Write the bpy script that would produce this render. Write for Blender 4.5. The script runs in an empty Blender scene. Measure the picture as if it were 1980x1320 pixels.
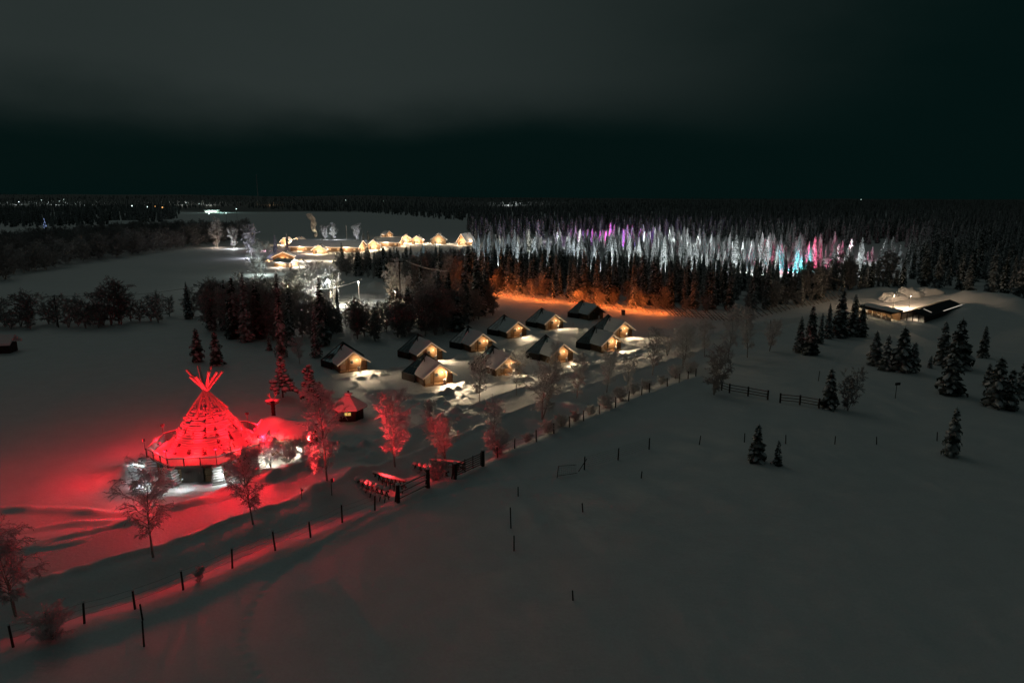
import bpy, math, random
import numpy as np
from mathutils import Vector, Matrix

# ------------------------------------------------------------------ camera, sky, light, exposure
SC = bpy.context.scene
COL = SC.collection
H = 30.0                      # camera height above the snow field
F = 1320.0                    # focal length in photo pixels (24 mm on 36 mm)
PITCH = math.atan((660 - 383) / F)

cam_d = bpy.data.cameras.new('camera'); cam_d.lens = 24.0; cam_d.sensor_width = 36.0
cam_d.clip_start = 0.5; cam_d.clip_end = 40000
cam = bpy.data.objects.new('camera', cam_d); COL.objects.link(cam)
cam.location = (0, 0, H); cam.rotation_euler = (math.pi / 2 - PITCH, 0, 0)
SC.camera = cam

W = bpy.data.worlds.new('World'); SC.world = W; W.use_nodes = True
SUN_EL, SUN_AZ = math.radians(46), math.radians(-35)
def build_world():
    nt = W.node_tree; nt.nodes.clear()
    N = lambda t: nt.nodes.new(t)
    L = nt.links.new
    out = N('ShaderNodeOutputWorld')
    sky = N('ShaderNodeTexSky'); sky.sky_type = 'NISHITA'; sky.sun_disc = False
    sky.sun_elevation = math.radians(-4); sky.sun_rotation = SUN_AZ
    b0 = N('ShaderNodeBackground'); b0.inputs['Strength'].default_value = 0.002
    L(sky.outputs[0], b0.inputs['Color'])
    tc = N('ShaderNodeTexCoord'); sep = N('ShaderNodeSeparateXYZ'); L(tc.outputs['Generated'], sep.inputs[0])
    mp = N('ShaderNodeMapping'); mp.inputs['Scale'].default_value = (1.0, 1.0, 2.6); L(tc.outputs['Generated'], mp.inputs[0])
    no = N('ShaderNodeTexNoise'); no.inputs['Scale'].default_value = 2.1; no.inputs['Detail'].default_value = 5
    no.inputs['Roughness'].default_value = 0.5; L(mp.outputs[0], no.inputs['Vector'])
    def mth(op, a, b=None, c=None):
        m = N('ShaderNodeMath'); m.operation = op
        for i, v in enumerate((a, b, c)):
            if v is None: continue
            if isinstance(v, (int, float)): m.inputs[i].default_value = v
            else: L(v, m.inputs[i])
        return m.outputs[0]
    def sstep(v, a, b):
        m = N('ShaderNodeMapRange'); m.interpolation_type = 'SMOOTHSTEP'
        m.inputs['From Min'].default_value = a; m.inputs['From Max'].default_value = b
        L(v, m.inputs['Value']); return m.outputs[0]
    X, Y, Z = sep.outputs
    nz = mth('SUBTRACT', no.outputs['Fac'], 0.5)
    zz = mth('MULTIPLY_ADD', nz, 0.12, Z)
    low = sstep(zz, 0.06, 0.165)                       # underside of the cloud deck
    side = sstep(mth('MULTIPLY_ADD', nz, 0.4, X), 0.58, -0.15)
    left = mth('MULTIPLY', low, side)
    over = mth('MULTIPLY', sstep(Z, 0.24, 0.75), 1.0)
    cl = mth('MAXIMUM', left, mth('MULTIPLY', over, 0.85))
    cl = mth('MULTIPLY', cl, mth('MULTIPLY_ADD', nz, 0.5, 1.0))
    ramp = N('ShaderNodeMix'); ramp.data_type = 'RGBA'
    ramp.inputs['A'].default_value = (0.0011, 0.0062, 0.0058, 1)
    ramp.inputs['B'].default_value = (0.0215, 0.0290, 0.0275, 1)
    ramp.clamp_factor = False
    L(cl, ramp.inputs['Factor'])
    b1 = N('ShaderNodeBackground'); b1.inputs['Strength'].default_value = 1.0
    L(ramp.outputs['Result'], b1.inputs['Color'])
    add = N('ShaderNodeAddShader'); L(b0.outputs[0], add.inputs[0]); L(b1.outputs[0], add.inputs[1])
    L(add.outputs[0], out.inputs['Surface'])
build_world()

sun_d = bpy.data.lights.new('sun', 'SUN'); sun_d.energy = 0.044; sun_d.angle = math.radians(30); sun_d.color = (0.96, 1.0, 0.88)
sun = bpy.data.objects.new('sun', sun_d); COL.objects.link(sun)
# light arrives from above, ahead and to the left of the camera
sd = Vector((math.sin(SUN_AZ) * math.cos(SUN_EL), math.cos(SUN_AZ) * math.cos(SUN_EL), math.sin(SUN_EL)))
sun.rotation_euler = sd.to_track_quat('Z', 'Y').to_euler()

SC.view_settings.view_transform = 'Standard'; SC.view_settings.look = 'None'
SC.view_settings.exposure = 0.0; SC.view_settings.gamma = 1.0; SC.view_settings.use_curve_mapping = False
SC.render.engine = 'CYCLES'
cy = SC.cycles
cy.use_denoising = True
try: cy.denoiser = 'OPENIMAGEDENOISE'
except Exception: pass
cy.max_bounces = 4; cy.diffuse_bounces = 2; cy.glossy_bounces = 2; cy.transmission_bounces = 3
cy.transparent_max_bounces = 8; cy.volume_bounces = 0
cy.sample_clamp_indirect = 2.0; cy.sample_clamp_direct = 0.0; cy.use_light_tree = True
cy.caustics_reflective = False; cy.caustics_refractive = False
cy.volume_step_rate = 2.0; cy.volume_max_steps = 64

# ------------------------------------------------------------------ small helpers
R = math.radians
CP, SP = math.cos(PITCH), math.sin(PITCH)
def G(px, py, z=0.0):
    """where the line of sight through a point of the photograph meets the ground"""
    u = 660 - py
    fy = F * CP + u * SP; fz = -F * SP + u * CP
    t = (H - z) / -fz
    return ((px - 990) * t, fy * t)
def ppm(y):                     # photo pixels per metre at a distance y
    return F / (y * CP + H * SP)
def hgt(px, py, top):           # height of an upright thing with its foot and its top at these rows
    x, y = G(px, py)
    u = 660 - top
    fy = F * CP + u * SP; fz = -F * SP + u * CP
    return H + y * fz / fy

def hash2(ix, iy, seed):
    n = (ix.astype(np.int64) * 374761393 + iy.astype(np.int64) * 668265263 + seed * 974634777) & 0x7fffffff
    n = ((n ^ (n >> 13)) * 1274126177) & 0x7fffffff
    n = n ^ (n >> 16)
    return (n & 0xffff) / 65535.0
def vnoise(x, y, seed=0):
    x = np.asarray(x, float); y = np.asarray(y, float)
    ix = np.floor(x); iy = np.floor(y); fx = x - ix; fy = y - iy
    fx = fx * fx * (3 - 2 * fx); fy = fy * fy * (3 - 2 * fy)
    a = hash2(ix, iy, seed); b = hash2(ix + 1, iy, seed); c = hash2(ix, iy + 1, seed); d = hash2(ix + 1, iy + 1, seed)
    return (a * (1 - fx) + b * fx) * (1 - fy) + (c * (1 - fx) + d * fx) * fy - 0.5
def fbm(x, y, oct=4, seed=0):
    s = 0; a = 1.0
    for k in range(oct):
        s = s + a * vnoise(x * 2 ** k + 17.3 * k, y * 2 ** k - 9.1 * k, seed + k); a *= 0.5
    return s
def ss(v, a, b):
    t = np.clip((v - a) / (b - a), 0, 1); return t * t * (3 - 2 * t)
def poly_dist(x, y, pts):
    """distance to a polyline, side (+ = right of travel) and arc length"""
    best = np.full(np.shape(x), 1e9); side = np.zeros(np.shape(x)); arc = np.zeros(np.shape(x)); acc = 0.0
    for (ax, ay), (bx, by) in zip(pts[:-1], pts[1:]):
        dx, dy = bx - ax, by - ay; l = math.hypot(dx, dy)
        t = np.clip(((x - ax) * dx + (y - ay) * dy) / (l * l), 0, 1)
        d = np.hypot(x - ax - t * dx, y - ay - t * dy)
        s = np.sign((x - ax) * dy - (y - ay) * dx)
        m = d < best
        best = np.where(m, d, best); side = np.where(m, s, side); arc = np.where(m, acc + t * l, arc); acc += l
    return best, side, arc
def smooth_pts(pts, n=6):
    """Catmull-Rom through the points"""
    P = [np.array(p, float) for p in pts]; P = [2 * P[0] - P[1]] + P + [2 * P[-1] - P[-2]]
    out = []
    for i in range(1, len(P) - 2):
        for k in range(n):
            t = k / n
            out.append(tuple(0.5 * ((2 * P[i]) + (-P[i - 1] + P[i + 1]) * t + (2 * P[i - 1] - 5 * P[i] + 4 * P[i + 1] - P[i + 2]) * t * t + (-P[i - 1] + 3 * P[i] - 3 * P[i + 1] + P[i + 2]) * t ** 3)))
    out.append(tuple(P[-2])); return out
def GP(l, n=5): return smooth_pts([G(*p) for p in l], n)

# ------------------------------------------------------------------ materials
MATS = {}
def new_mat(name):
    m = bpy.data.materials.new(name); m.use_nodes = True; MATS[name] = m
    return m, m.node_tree, m.node_tree.nodes['Principled BSDF']
def simple(name, col, rough=0.8, var=0.25, scale=6.0, bump=0.0, spec=0.3, detail=4, coord='Object', stretch=(1, 1, 1)):
    m, nt, b = new_mat(name); L = nt.links.new
    tc = nt.nodes.new('ShaderNodeTexCoord'); mp = nt.nodes.new('ShaderNodeMapping'); mp.inputs['Scale'].default_value = stretch
    L(tc.outputs[coord], mp.inputs[0])
    no = nt.nodes.new('ShaderNodeTexNoise'); no.inputs['Scale'].default_value = scale; no.inputs['Detail'].default_value = detail
    L(mp.outputs[0], no.inputs['Vector'])
    mx = nt.nodes.new('ShaderNodeMix'); mx.data_type = 'RGBA'
    mx.inputs['A'].default_value = tuple(max(0, c * (1 - var)) for c in col) + (1,)
    mx.inputs['B'].default_value = tuple(min(0.92, c * (1 + var)) for c in col) + (1,)
    L(no.outputs['Fac'], mx.inputs['Factor']); L(mx.outputs['Result'], b.inputs['Base Color'])
    b.inputs['Roughness'].default_value = rough; b.inputs['Specular IOR Level'].default_value = spec
    if bump:
        bp = nt.nodes.new('ShaderNodeBump'); bp.inputs['Strength'].default_value = 0.6; bp.inputs['Distance'].default_value = bump
        L(no.outputs['Fac'], bp.inputs['Height']); L(bp.outputs[0], b.inputs['Normal'])
    return m
def emis(name, col, strength):
    m, nt, b = new_mat(name)
    b.inputs['Base Color'].default_value = (0.02, 0.02, 0.02, 1)
    b.inputs['Emission Color'].default_value = col + (1,); b.inputs['Emission Strength'].default_value = strength
    return m
simple('snow', (0.80, 0.81, 0.82), 0.75, 0.05, 3.0, 0.03, 0.25)
simple('bark', (0.075, 0.055, 0.045), 0.9, 0.5, 9.0, 0.02, stretch=(1, 1, 0.25))
simple('birch_bark', (0.34, 0.32, 0.30), 0.85, 0.6, 5.0, 0.01, stretch=(1, 1, 2.5))
simple('dark_wood', (0.035, 0.028, 0.024), 0.8, 0.4, 8.0, 0.01, stretch=(1, 1, 0.2))
simple('log', (0.20, 0.125, 0.07), 0.7, 0.35, 7.0, 0.01, stretch=(0.3, 0.3, 3))
simple('plank', (0.25, 0.155, 0.085), 0.65, 0.3, 7.0, 0.005, stretch=(4, 4, 0.3))
simple('pale_wood', (0.55, 0.47, 0.38), 0.7, 0.15, 5.0)
simple('grey_wood', (0.17, 0.14, 0.12), 0.85, 0.35, 8.0, 0.01, stretch=(2, 2, 0.4))
simple('metal', (0.06, 0.062, 0.065), 0.45, 0.2, 9.0, spec=0.5)
simple('pipe', (0.22, 0.22, 0.23), 0.5, 0.2, 9.0, spec=0.5)
simple('roof_felt', (0.03, 0.032, 0.034), 0.8, 0.3, 5.0)
simple('stone', (0.30, 0.29, 0.28), 0.85, 0.4, 3.0, 0.04)
simple('frame_dark', (0.018, 0.022, 0.022), 0.5, 0.2, 9.0, spec=0.5)
simple('frosted_wood', (0.62, 0.60, 0.58), 0.8, 0.25, 6.0, 0.02)
simple('canvas', (0.55, 0.52, 0.50), 0.8, 0.2, 4.0)
emis('warm_bulb', (1.0, 0.62, 0.30), 9.0)
emis('warm_strip', (1.0, 0.64, 0.38), 3.0)
emis('orange_bulb', (1.0, 0.17, 0.04), 5.0)
emis('red_lens', (1.0, 0.01, 0.03), 6.0)
emis('white_lens', (0.9, 1.0, 1.0), 12.0)
emis('hot_lens', (1.0, 0.45, 0.22), 10.0)
emis('window_glow', (1.0, 0.58, 0.22), 0.85)
emis('yellow_glow', (1.0, 0.66, 0.16), 0.7)
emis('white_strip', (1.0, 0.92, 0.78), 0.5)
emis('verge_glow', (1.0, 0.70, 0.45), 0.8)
emis('far_white', (0.75, 1.0, 0.92), 4.0)
emis('far_orange', (1.0, 0.5, 0.16), 1.6)
emis('blue_bulb', (0.38, 0.52, 1.0), 2.2)

def snow_ground():
    m, nt, b = new_mat('snow_ground'); L = nt.links.new; N = nt.nodes.new
    tc = N('ShaderNodeTexCoord')
    n1 = N('ShaderNodeTexNoise'); n1.inputs['Scale'].default_value = 0.35; n1.inputs['Detail'].default_value = 6; n1.inputs['Roughness'].default_value = 0.6
    n2 = N('ShaderNodeTexNoise'); n2.inputs['Scale'].default_value = 2.2; n2.inputs['Detail'].default_value = 5
    mp = N('ShaderNodeMapping'); mp.inputs['Scale'].default_value = (0.35, 1.0, 1.0); mp.inputs['Rotation'].default_value = (0, 0, R(35))
    L(tc.outputs['Object'], n1.inputs['Vector']); L(tc.outputs['Object'], mp.inputs[0]); L(mp.outputs[0], n2.inputs['Vector'])
    mx = N('ShaderNodeMix'); mx.data_type = 'RGBA'
    mx.inputs['A'].default_value = (0.74, 0.75, 0.765, 1); mx.inputs['B'].default_value = (0.83, 0.84, 0.85, 1)
    n4 = N('ShaderNodeTexNoise'); n4.inputs['Scale'].default_value = 5.0; n4.inputs['Detail'].default_value = 4; n4.inputs['Roughness'].default_value = 0.7; L(tc.outputs['Object'], n4.inputs['Vector'])
    gm = N('ShaderNodeMath'); gm.operation = 'MULTIPLY_ADD'; gm.inputs[1].default_value = 1.6; gm.inputs[2].default_value = -0.8; L(n4.outputs['Fac'], gm.inputs[0])
    ga = N('ShaderNodeMath'); ga.operation = 'ADD'; L(gm.outputs[0], ga.inputs[0]); L(n1.outputs['Fac'], ga.inputs[1])
    mx.inputs['A'].default_value = (0.68, 0.69, 0.70, 1)
    L(ga.outputs[0], mx.inputs['Factor']); L(mx.outputs['Result'], b.inputs['Base Color'])
    b.inputs['Roughness'].default_value = 0.7; b.inputs['Specular IOR Level'].default_value = 0.25
    b1 = N('ShaderNodeBump'); b1.inputs['Strength'].default_value = 0.5; b1.inputs['Distance'].default_value = 0.12
    b2 = N('ShaderNodeBump'); b2.inputs['Strength'].default_value = 0.5; b2.inputs['Distance'].default_value = 0.05
    L(n1.outputs['Fac'], b1.inputs['Height']); L(n2.outputs['Fac'], b2.inputs['Height']); L(b1.outputs[0], b2.inputs['Normal']); L(b2.outputs[0], b.inputs['Normal'])
    # beyond the fields the country is wooded
    sp = N('ShaderNodeSeparateXYZ'); L(tc.outputs['Object'], sp.inputs[0])
    n3 = N('ShaderNodeTexNoise'); n3.inputs['Scale'].default_value = 0.004; n3.inputs['Detail'].default_value = 6; L(tc.outputs['Object'], n3.inputs['Vector'])
    am = N('ShaderNodeMath'); am.operation = 'MULTIPLY_ADD'; am.inputs[1].default_value = 500.0; L(n3.outputs['Fac'], am.inputs[0]); L(sp.outputs[1], am.inputs[2])
    mr = N('ShaderNodeMapRange'); mr.inputs['From Min'].default_value = 1750; mr.inputs['From Max'].default_value = 1900; L(am.outputs[0], mr.inputs['Value'])
    m2 = N('ShaderNodeMix'); m2.data_type = 'RGBA'; m2.inputs['B'].default_value = (0.10, 0.115, 0.11, 1)
    L(mr.outputs[0], m2.inputs['Factor']); L(mx.outputs['Result'], m2.inputs['A']); L(m2.outputs['Result'], b.inputs['Base Color'])
    return m
snow_ground()
def packed_snow():
    m, nt, b = new_mat('packed_snow'); L = nt.links.new; N = nt.nodes.new
    at = N('ShaderNodeAttribute'); at.attribute_name = 'UVMap'
    sp = N('ShaderNodeSeparateXYZ'); L(at.outputs['Vector'], sp.inputs[0])
    w = N('ShaderNodeTexWave'); w.inputs['Scale'].default_value = 1.2; w.inputs['Distortion'].default_value = 2.5; w.inputs['Detail'].default_value = 3
    mp = N('ShaderNodeMapping'); mp.inputs['Scale'].default_value = (2.6, 0.05, 1); L(at.outputs['Vector'], mp.inputs[0]); L(mp.outputs[0], w.inputs['Vector'])
    n = N('ShaderNodeTexNoise'); n.inputs['Scale'].default_value = 3; n.inputs['Detail'].default_value = 6
    tc = N('ShaderNodeTexCoord'); L(tc.outputs['Object'], n.inputs['Vector'])
    ad = N('ShaderNodeMath'); ad.operation = 'MULTIPLY_ADD'; ad.inputs[1].default_value = 0.45; L(w.outputs['Fac'], ad.inputs[0]); L(n.outputs['Fac'], ad.inputs[2])
    mx = N('ShaderNodeMix'); mx.data_type = 'RGBA'; mx.inputs['A'].default_value = (0.62, 0.62, 0.62, 1); mx.inputs['B'].default_value = (0.76, 0.765, 0.77, 1)
    L(ad.outputs[0], mx.inputs['Factor']); L(mx.outputs['Result'], b.inputs['Base Color'])
    bp = N('ShaderNodeBump'); bp.inputs['Strength'].default_value = 0.8; bp.inputs['Distance'].default_value = 0.07
    L(ad.outputs[0], bp.inputs['Height']); L(bp.outputs[0], b.inputs['Normal'])
    b.inputs['Roughness'].default_value = 0.6
packed_snow()
def crown_mat(name, needle, snow, lo, hi, nscale=2.5, thin=0.0):
    m, nt, b = new_mat(name); L = nt.links.new; N = nt.nodes.new
    at = N('ShaderNodeAttribute'); at.attribute_name = 'snow'
    tc = N('ShaderNodeTexCoord'); no = N('ShaderNodeTexNoise'); no.inputs['Scale'].default_value = nscale; no.inputs['Detail'].default_value = 4
    L(tc.outputs['Object'], no.inputs['Vector'])
    oi = N('ShaderNodeObjectInfo')
    a = N('ShaderNodeMath'); a.operation = 'MULTIPLY_ADD'; a.inputs[1].default_value = 0.7; a.inputs[2].default_value = -0.35
    L(no.outputs['Fac'], a.inputs[0])
    s = N('ShaderNodeMath'); s.operation = 'ADD'; L(a.outputs[0], s.inputs[0]); L(at.outputs['Fac'], s.inputs[1])
    r = N('ShaderNodeMath'); r.operation = 'MULTIPLY_ADD'; r.inputs[1].default_value = 0.24; L(oi.outputs['Random'], r.inputs[0]); L(s.outputs[0], r.inputs[2])
    mr = N('ShaderNodeMapRange'); mr.inputs['From Min'].default_value = lo; mr.inputs['From Max'].default_value = hi; L(r.outputs[0], mr.inputs['Value'])
    mx = N('ShaderNodeMix'); mx.data_type = 'RGBA'; mx.inputs['A'].default_value = needle + (1,); mx.inputs['B'].default_value = snow + (1,)
    L(mr.outputs[0], mx.inputs['Factor']); L(mx.outputs['Result'], b.inputs['Base Color'])
    b.inputs['Roughness'].default_value = 0.8; b.inputs['Specular IOR Level'].default_value = 0.2
    if thin:
        out = nt.nodes['Material Output']; tl = N('ShaderNodeBsdfTranslucent'); L(mx.outputs['Result'], tl.inputs[0])
        ms = N('ShaderNodeMixShader'); ms.inputs[0].default_value = thin; L(b.outputs[0], ms.inputs[1]); L(tl.outputs[0], ms.inputs[2]); L(ms.outputs[0], out.inputs['Surface'])
    return m
crown_mat('spruce_crown', (0.028, 0.042, 0.030), (0.74, 0.76, 0.78), 0.18, 0.85, thin=0.2)
crown_mat('pine_crown', (0.026, 0.042, 0.028), (0.74, 0.76, 0.78), 0.30, 0.85)
crown_mat('birch_crown', (0.085, 0.062, 0.050), (0.74, 0.74, 0.76), 0.05, 0.85, 1.6, 0.42)
crown_mat('cone_cladding', (0.11, 0.085, 0.07), (0.74, 0.74, 0.75), 0.22, 0.66, 1.4)

def corrugated_mat():
    m = bpy.data.materials.new('corrugated'); m.use_nodes = True; MATS['corrugated'] = m
    nt = m.node_tree; nt.nodes.clear(); N = nt.nodes.new; L = nt.links.new
    o = N('ShaderNodeOutputMaterial'); t = N('ShaderNodeBsdfTranslucent'); t.inputs[0].default_value = (0.75, 0.72, 0.70, 1)
    d = N('ShaderNodeBsdfDiffuse'); d.inputs[0].default_value = (0.45, 0.40, 0.38, 1)
    mx = N('ShaderNodeMixShader'); mx.inputs[0].default_value = 0.25; L(t.outputs[0], mx.inputs[1]); L(d.outputs[0], mx.inputs[2]); L(mx.outputs[0], o.inputs[0])
corrugated_mat()
def glass_mat():
    m = bpy.data.materials.new('glass'); m.use_nodes = True; MATS['glass'] = m
    nt = m.node_tree; nt.nodes.clear(); N = nt.nodes.new; L = nt.links.new
    o = N('ShaderNodeOutputMaterial'); t = N('ShaderNodeBsdfTransparent'); t.inputs[0].default_value = (0.26, 0.42, 0.43, 1)
    g = N('ShaderNodeBsdfGlossy'); g.inputs['Roughness'].default_value = 0.08; g.inputs['Color'].default_value = (0.8, 0.9, 0.95, 1)
    lw = N('ShaderNodeLayerWeight'); lw.inputs['Blend'].default_value = 0.15
    mx = N('ShaderNodeMixShader'); L(lw.outputs['Fresnel'], mx.inputs[0]); L(t.outputs[0], mx.inputs[1]); L(g.outputs[0], mx.inputs[2]); L(mx.outputs[0], o.inputs[0])
glass_mat()
def steam_mat():
    m = bpy.data.materials.new('steam'); m.use_nodes = True; MATS['steam'] = m
    nt = m.node_tree; nt.nodes.clear(); N = nt.nodes.new; L = nt.links.new
    o = N('ShaderNodeOutputMaterial'); v = N('ShaderNodeVolumePrincipled'); v.inputs['Color'].default_value = (0.9, 0.86, 0.8, 1)
    no = N('ShaderNodeTexNoise'); no.inputs['Scale'].default_value = 0.5; no.inputs['Detail'].default_value = 3
    tc = N('ShaderNodeTexCoord'); L(tc.outputs['Object'], no.inputs['Vector'])
    mr = N('ShaderNodeMapRange'); mr.inputs['From Min'].default_value = 0.35; mr.inputs['From Max'].default_value = 0.7; mr.inputs['To Max'].default_value = 1.1
    L(no.outputs['Fac'], mr.inputs['Value']); L(mr.outputs[0], v.inputs['Density']); L(v.outputs[0], o.inputs['Volume'])
steam_mat()

# ------------------------------------------------------------------ mesh helpers
def mesh_np(name, V, Fc, mat, attr=None, smooth=False):
    """V (n,3); Fc list of arrays of faces with the same side count"""
    me = bpy.data.meshes.new(name)
    V = np.asarray(V, np.float32); Fc = [np.asarray(f, np.int32) for f in Fc if len(f)]
    loops = np.concatenate([f.ravel() for f in Fc]); tot = np.concatenate([np.full(len(f), f.shape[1], np.int32) for f in Fc])
    start = np.concatenate([[0], np.cumsum(tot)[:-1]]).astype(np.int32)
    me.vertices.add(len(V)); me.vertices.foreach_set('co', V.ravel())
    me.loops.add(len(loops)); me.loops.foreach_set('vertex_index', loops)
    me.polygons.add(len(tot)); me.polygons.foreach_set('loop_start', start); me.polygons.foreach_set('loop_total', tot)
    if smooth: me.polygons.foreach_set('use_smooth', np.ones(len(tot), bool))
    me.update(calc_edges=True)
    if attr is not None:
        a = me.attributes.new('snow', 'FLOAT', 'POINT'); a.data.foreach_set('value', np.asarray(attr, np.float32))
    me.materials.append(MATS[mat] if isinstance(mat, str) else mat)
    return me
class MB:
    """collects shapes, builds one mesh"""
    def __init__(s): s.v = []; s.f = []
    def add(s, vs, fs):
        o = len(s.v); s.v += [tuple(map(float, p)) for p in vs]; s.f += [tuple(i + o for i in f) for f in fs]; return s
    def box(s, c, d, rz=0.0, M=None):
        x, y, z = d[0] / 2, d[1] / 2, d[2] / 2
        vs = [Vector((a * x, b * y, e * z)) for a in (-1, 1) for b in (-1, 1) for e in (-1, 1)]
        m = Matrix.Rotation(rz, 3, 'Z') if M is None else M
        vs = [m @ p + Vector(c) for p in vs]
        return s.add(vs, [(0, 1, 3, 2), (4, 6, 7, 5), (0, 4, 5, 1), (2, 3, 7, 6), (0, 2, 6, 4), (1, 5, 7, 3)])
    def beam(s, a, b, r, r2=None, n=6, cap=True):
        a, b = Vector(a), Vector(b); r2 = r if r2 is None else r2
        q = (b - a).to_track_quat('Z', 'Y')
        vs = []
        for p, rr in ((a, r), (b, r2)):
            for k in range(n):
                t = 2 * math.pi * k / n; vs.append(p + q @ Vector((math.cos(t) * rr, math.sin(t) * rr, 0)))
        fs = [(k, (k + 1) % n, n + (k + 1) % n, n + k) for k in range(n)]
        if cap: fs += [tuple(range(n - 1, -1, -1)), tuple(range(n, 2 * n))]
        return s.add(vs, fs)
    def bar(s, a, b, w, h, up=(0, 0, 1)):
        """a squared timber from a to b"""
        a, b = Vector(a), Vector(b); d = (b - a); l = d.length; d.normalize()
        sx = d.cross(Vector(up))
        if sx.length < 1e-4: sx = d.cross(Vector((0, 1, 0)))
        sx.normalize(); sz = sx.cross(d)
        M = Matrix((sx, d, sz)).transposed()
        return s.box((a + b) / 2, (w, l, h), M=M)
    def prism(s, poly, off):
        """polygon (list of 3-D points) pushed along off"""
        n = len(poly); off = Vector(off); a = [Vector(p) for p in poly]; b = [p + off for p in a]
        fs = [tuple(range(n - 1, -1, -1)), tuple(range(n, 2 * n))] + [(k, (k + 1) % n, n + (k + 1) % n, n + k) for k in range(n)]
        return s.add(a + b, fs)
    def blob(s, c, r, seed=0, n=8, m=5, rough=0.25):
        rnd = random.Random(seed); vs = [(c[0], c[1], c[2] - r[2])]
        for j in range(1, m):
            ph = math.pi * j / m - math.pi / 2
            for k in range(n):
                t = 2 * math.pi * (k + 0.5 * (j % 2)) / n; q = 1 + rnd.uniform(-rough, rough)
                vs.append((c[0] + r[0] * q * math.cos(ph) * math.cos(t), c[1] + r[1] * q * math.cos(ph) * math.sin(t), c[2] + r[2] * q * math.sin(ph)))
        vs.append((c[0], c[1], c[2] + r[2])); fs = []
        for k in range(n): fs.append((0, 1 + (k + 1) % n, 1 + k))
        for j in range(m - 2):
            for k in range(n):
                a = 1 + j * n + k; b = 1 + j * n + (k + 1) % n; fs.append((a, b, b + n, a + n))
        t = len(vs) - 1; o = 1 + (m - 2) * n
        for k in range(n): fs.append((o + k, o + (k + 1) % n, t))
        return s.add(vs, fs)
    def mesh(s, name, mat, smooth=False):
        me = bpy.data.meshes.new(name); me.from_pydata(s.v, [], s.f); me.update()
        me.materials.append(MATS[mat])
        if smooth: me.polygons.foreach_set('use_smooth', np.ones(len(me.polygons), bool))
        return me
    def build(s, name, mat, parent=None, smooth=False, loc=None):
        return put(name, s.mesh(name, mat, smooth), parent, loc)
def put(name, me, parent=None, loc=None, rz=0.0, sc=None):
    o = bpy.data.objects.new(name, me); COL.objects.link(o)
    if parent is not None: o.parent = parent
    if loc is not None: o.location = loc
    if rz: o.rotation_euler = (0, 0, rz)
    if sc is not None: o.scale = sc if hasattr(sc, '__len__') else (sc, sc, sc)
    return o
def tag(o, label=None, cat=None, group=None, kind=None):
    if label: o['label'] = label
    if cat: o['category'] = cat
    if group: o['group'] = group
    if kind: o['kind'] = kind
    return o
def thing(name, label, cat, loc=(0, 0, 0), rz=0.0, group=None):
    o = bpy.data.objects.new(name, None); COL.objects.link(o); o.empty_display_size = 0.3
    o.location = loc; o.rotation_euler = (0, 0, rz)
    return tag(o, label, cat, group)
def copy_tree(o, parent=None):
    c = o.copy(); COL.objects.link(c); c.parent = parent
    for ch in o.children: copy_tree(ch, c)
    return c
def lamp(name, loc, power, col, radius=0.12, parent=None, spot=None, aim=None, blend=0.8):
    d = bpy.data.lights.new(name, 'SPOT' if spot else 'POINT'); d.energy = power; d.color = col; d.shadow_soft_size = radius
    if spot: d.spot_size = spot; d.spot_blend = blend
    o = bpy.data.objects.new(name, d); COL.objects.link(o); o.location = loc
    if aim is not None: o.rotation_euler = (Vector(loc) - Vector(aim)).to_track_quat('Z', 'Y').to_euler()
    if parent is not None: o.parent = parent
    return o

# ------------------------------------------------------------------ the ground
ROAD = GP([(-160, 1150), (0, 1112), (160, 1070), (320, 1026), (430, 986), (560, 945), (700, 893), (850, 838), (1000, 777), (1150, 728), (1300, 684), (1400, 655), (1480, 632), (1570, 617), (1680, 607), (1760, 603)])
FENCE = [(-60, 1290), (27, 1258), (98, 1233), (164, 1210), (262, 1183), (355, 1145), (450, 1105), (533, 1073), (601, 1045), (662, 1015), (725, 990), (770, 972), (828, 944), (880, 928), (935, 903), (962, 888), (995, 872), (1037, 860), (1071, 845), (1101, 833), (1128, 821), (1159, 808), (1190, 795), (1215, 785), (1240, 774), (1255, 768), (1290, 755), (1313, 747), (1330, 740), (1345, 734)]
FENCE_W = [G(*p) for p in FENCE]
DRIVE = GP([(330, 1000), (230, 1010), (120, 1000), (-80, 1005)])
PATHS = [GP(l) for l in (
    [(690, 880), (660, 850), (650, 832), (690, 838), (760, 852)],
    [(930, 800), (840, 786), (775, 778), (735, 757), (700, 728)],
    [(705, 722), (760, 716), (815, 708), (880, 700), (935, 690)],
    [(735, 757), (800, 768), (870, 764), (925, 742), (990, 733)],
    [(990, 733), (1040, 722), (1090, 708), (1150, 694), (1205, 668)],
    [(940, 686), (1000, 662), (1075, 646), (1130, 640)],
    [(1150, 694), (1110, 668), (1090, 648)],
    [(1000, 775), (1080, 748), (1170, 712), (1230, 690), (1330, 662)],
    [(870, 764), (900, 790), (925, 800)],
)]
RIDGES = [(GP(l), a, w) for l, a, w in (
    ([(-60, 984), (120, 983), (255, 994), (330, 985)], 0.45, 0.6),
    ([(40, 1024), (150, 1010), (260, 1016)], 0.35, 0.6),
    ([(75, 1066), (120, 1060), (165, 1050)], 0.35, 0.6),
    ([(350, 985), (470, 955), (590, 905), (680, 885)], 0.55, 0.7),
)]
CABINS = [(683, 717), (832, 697), (848, 743), (931, 678), (999, 652), (1071, 636), (1151, 617), (1204, 652), (1181, 679), (1086, 700), (983, 725)]
CAB_W = [G(*p) for p in CABINS]
CAB_ROT = R(30)
TX, TY = -34.6, 74.3            # centre of the round restaurant
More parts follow.
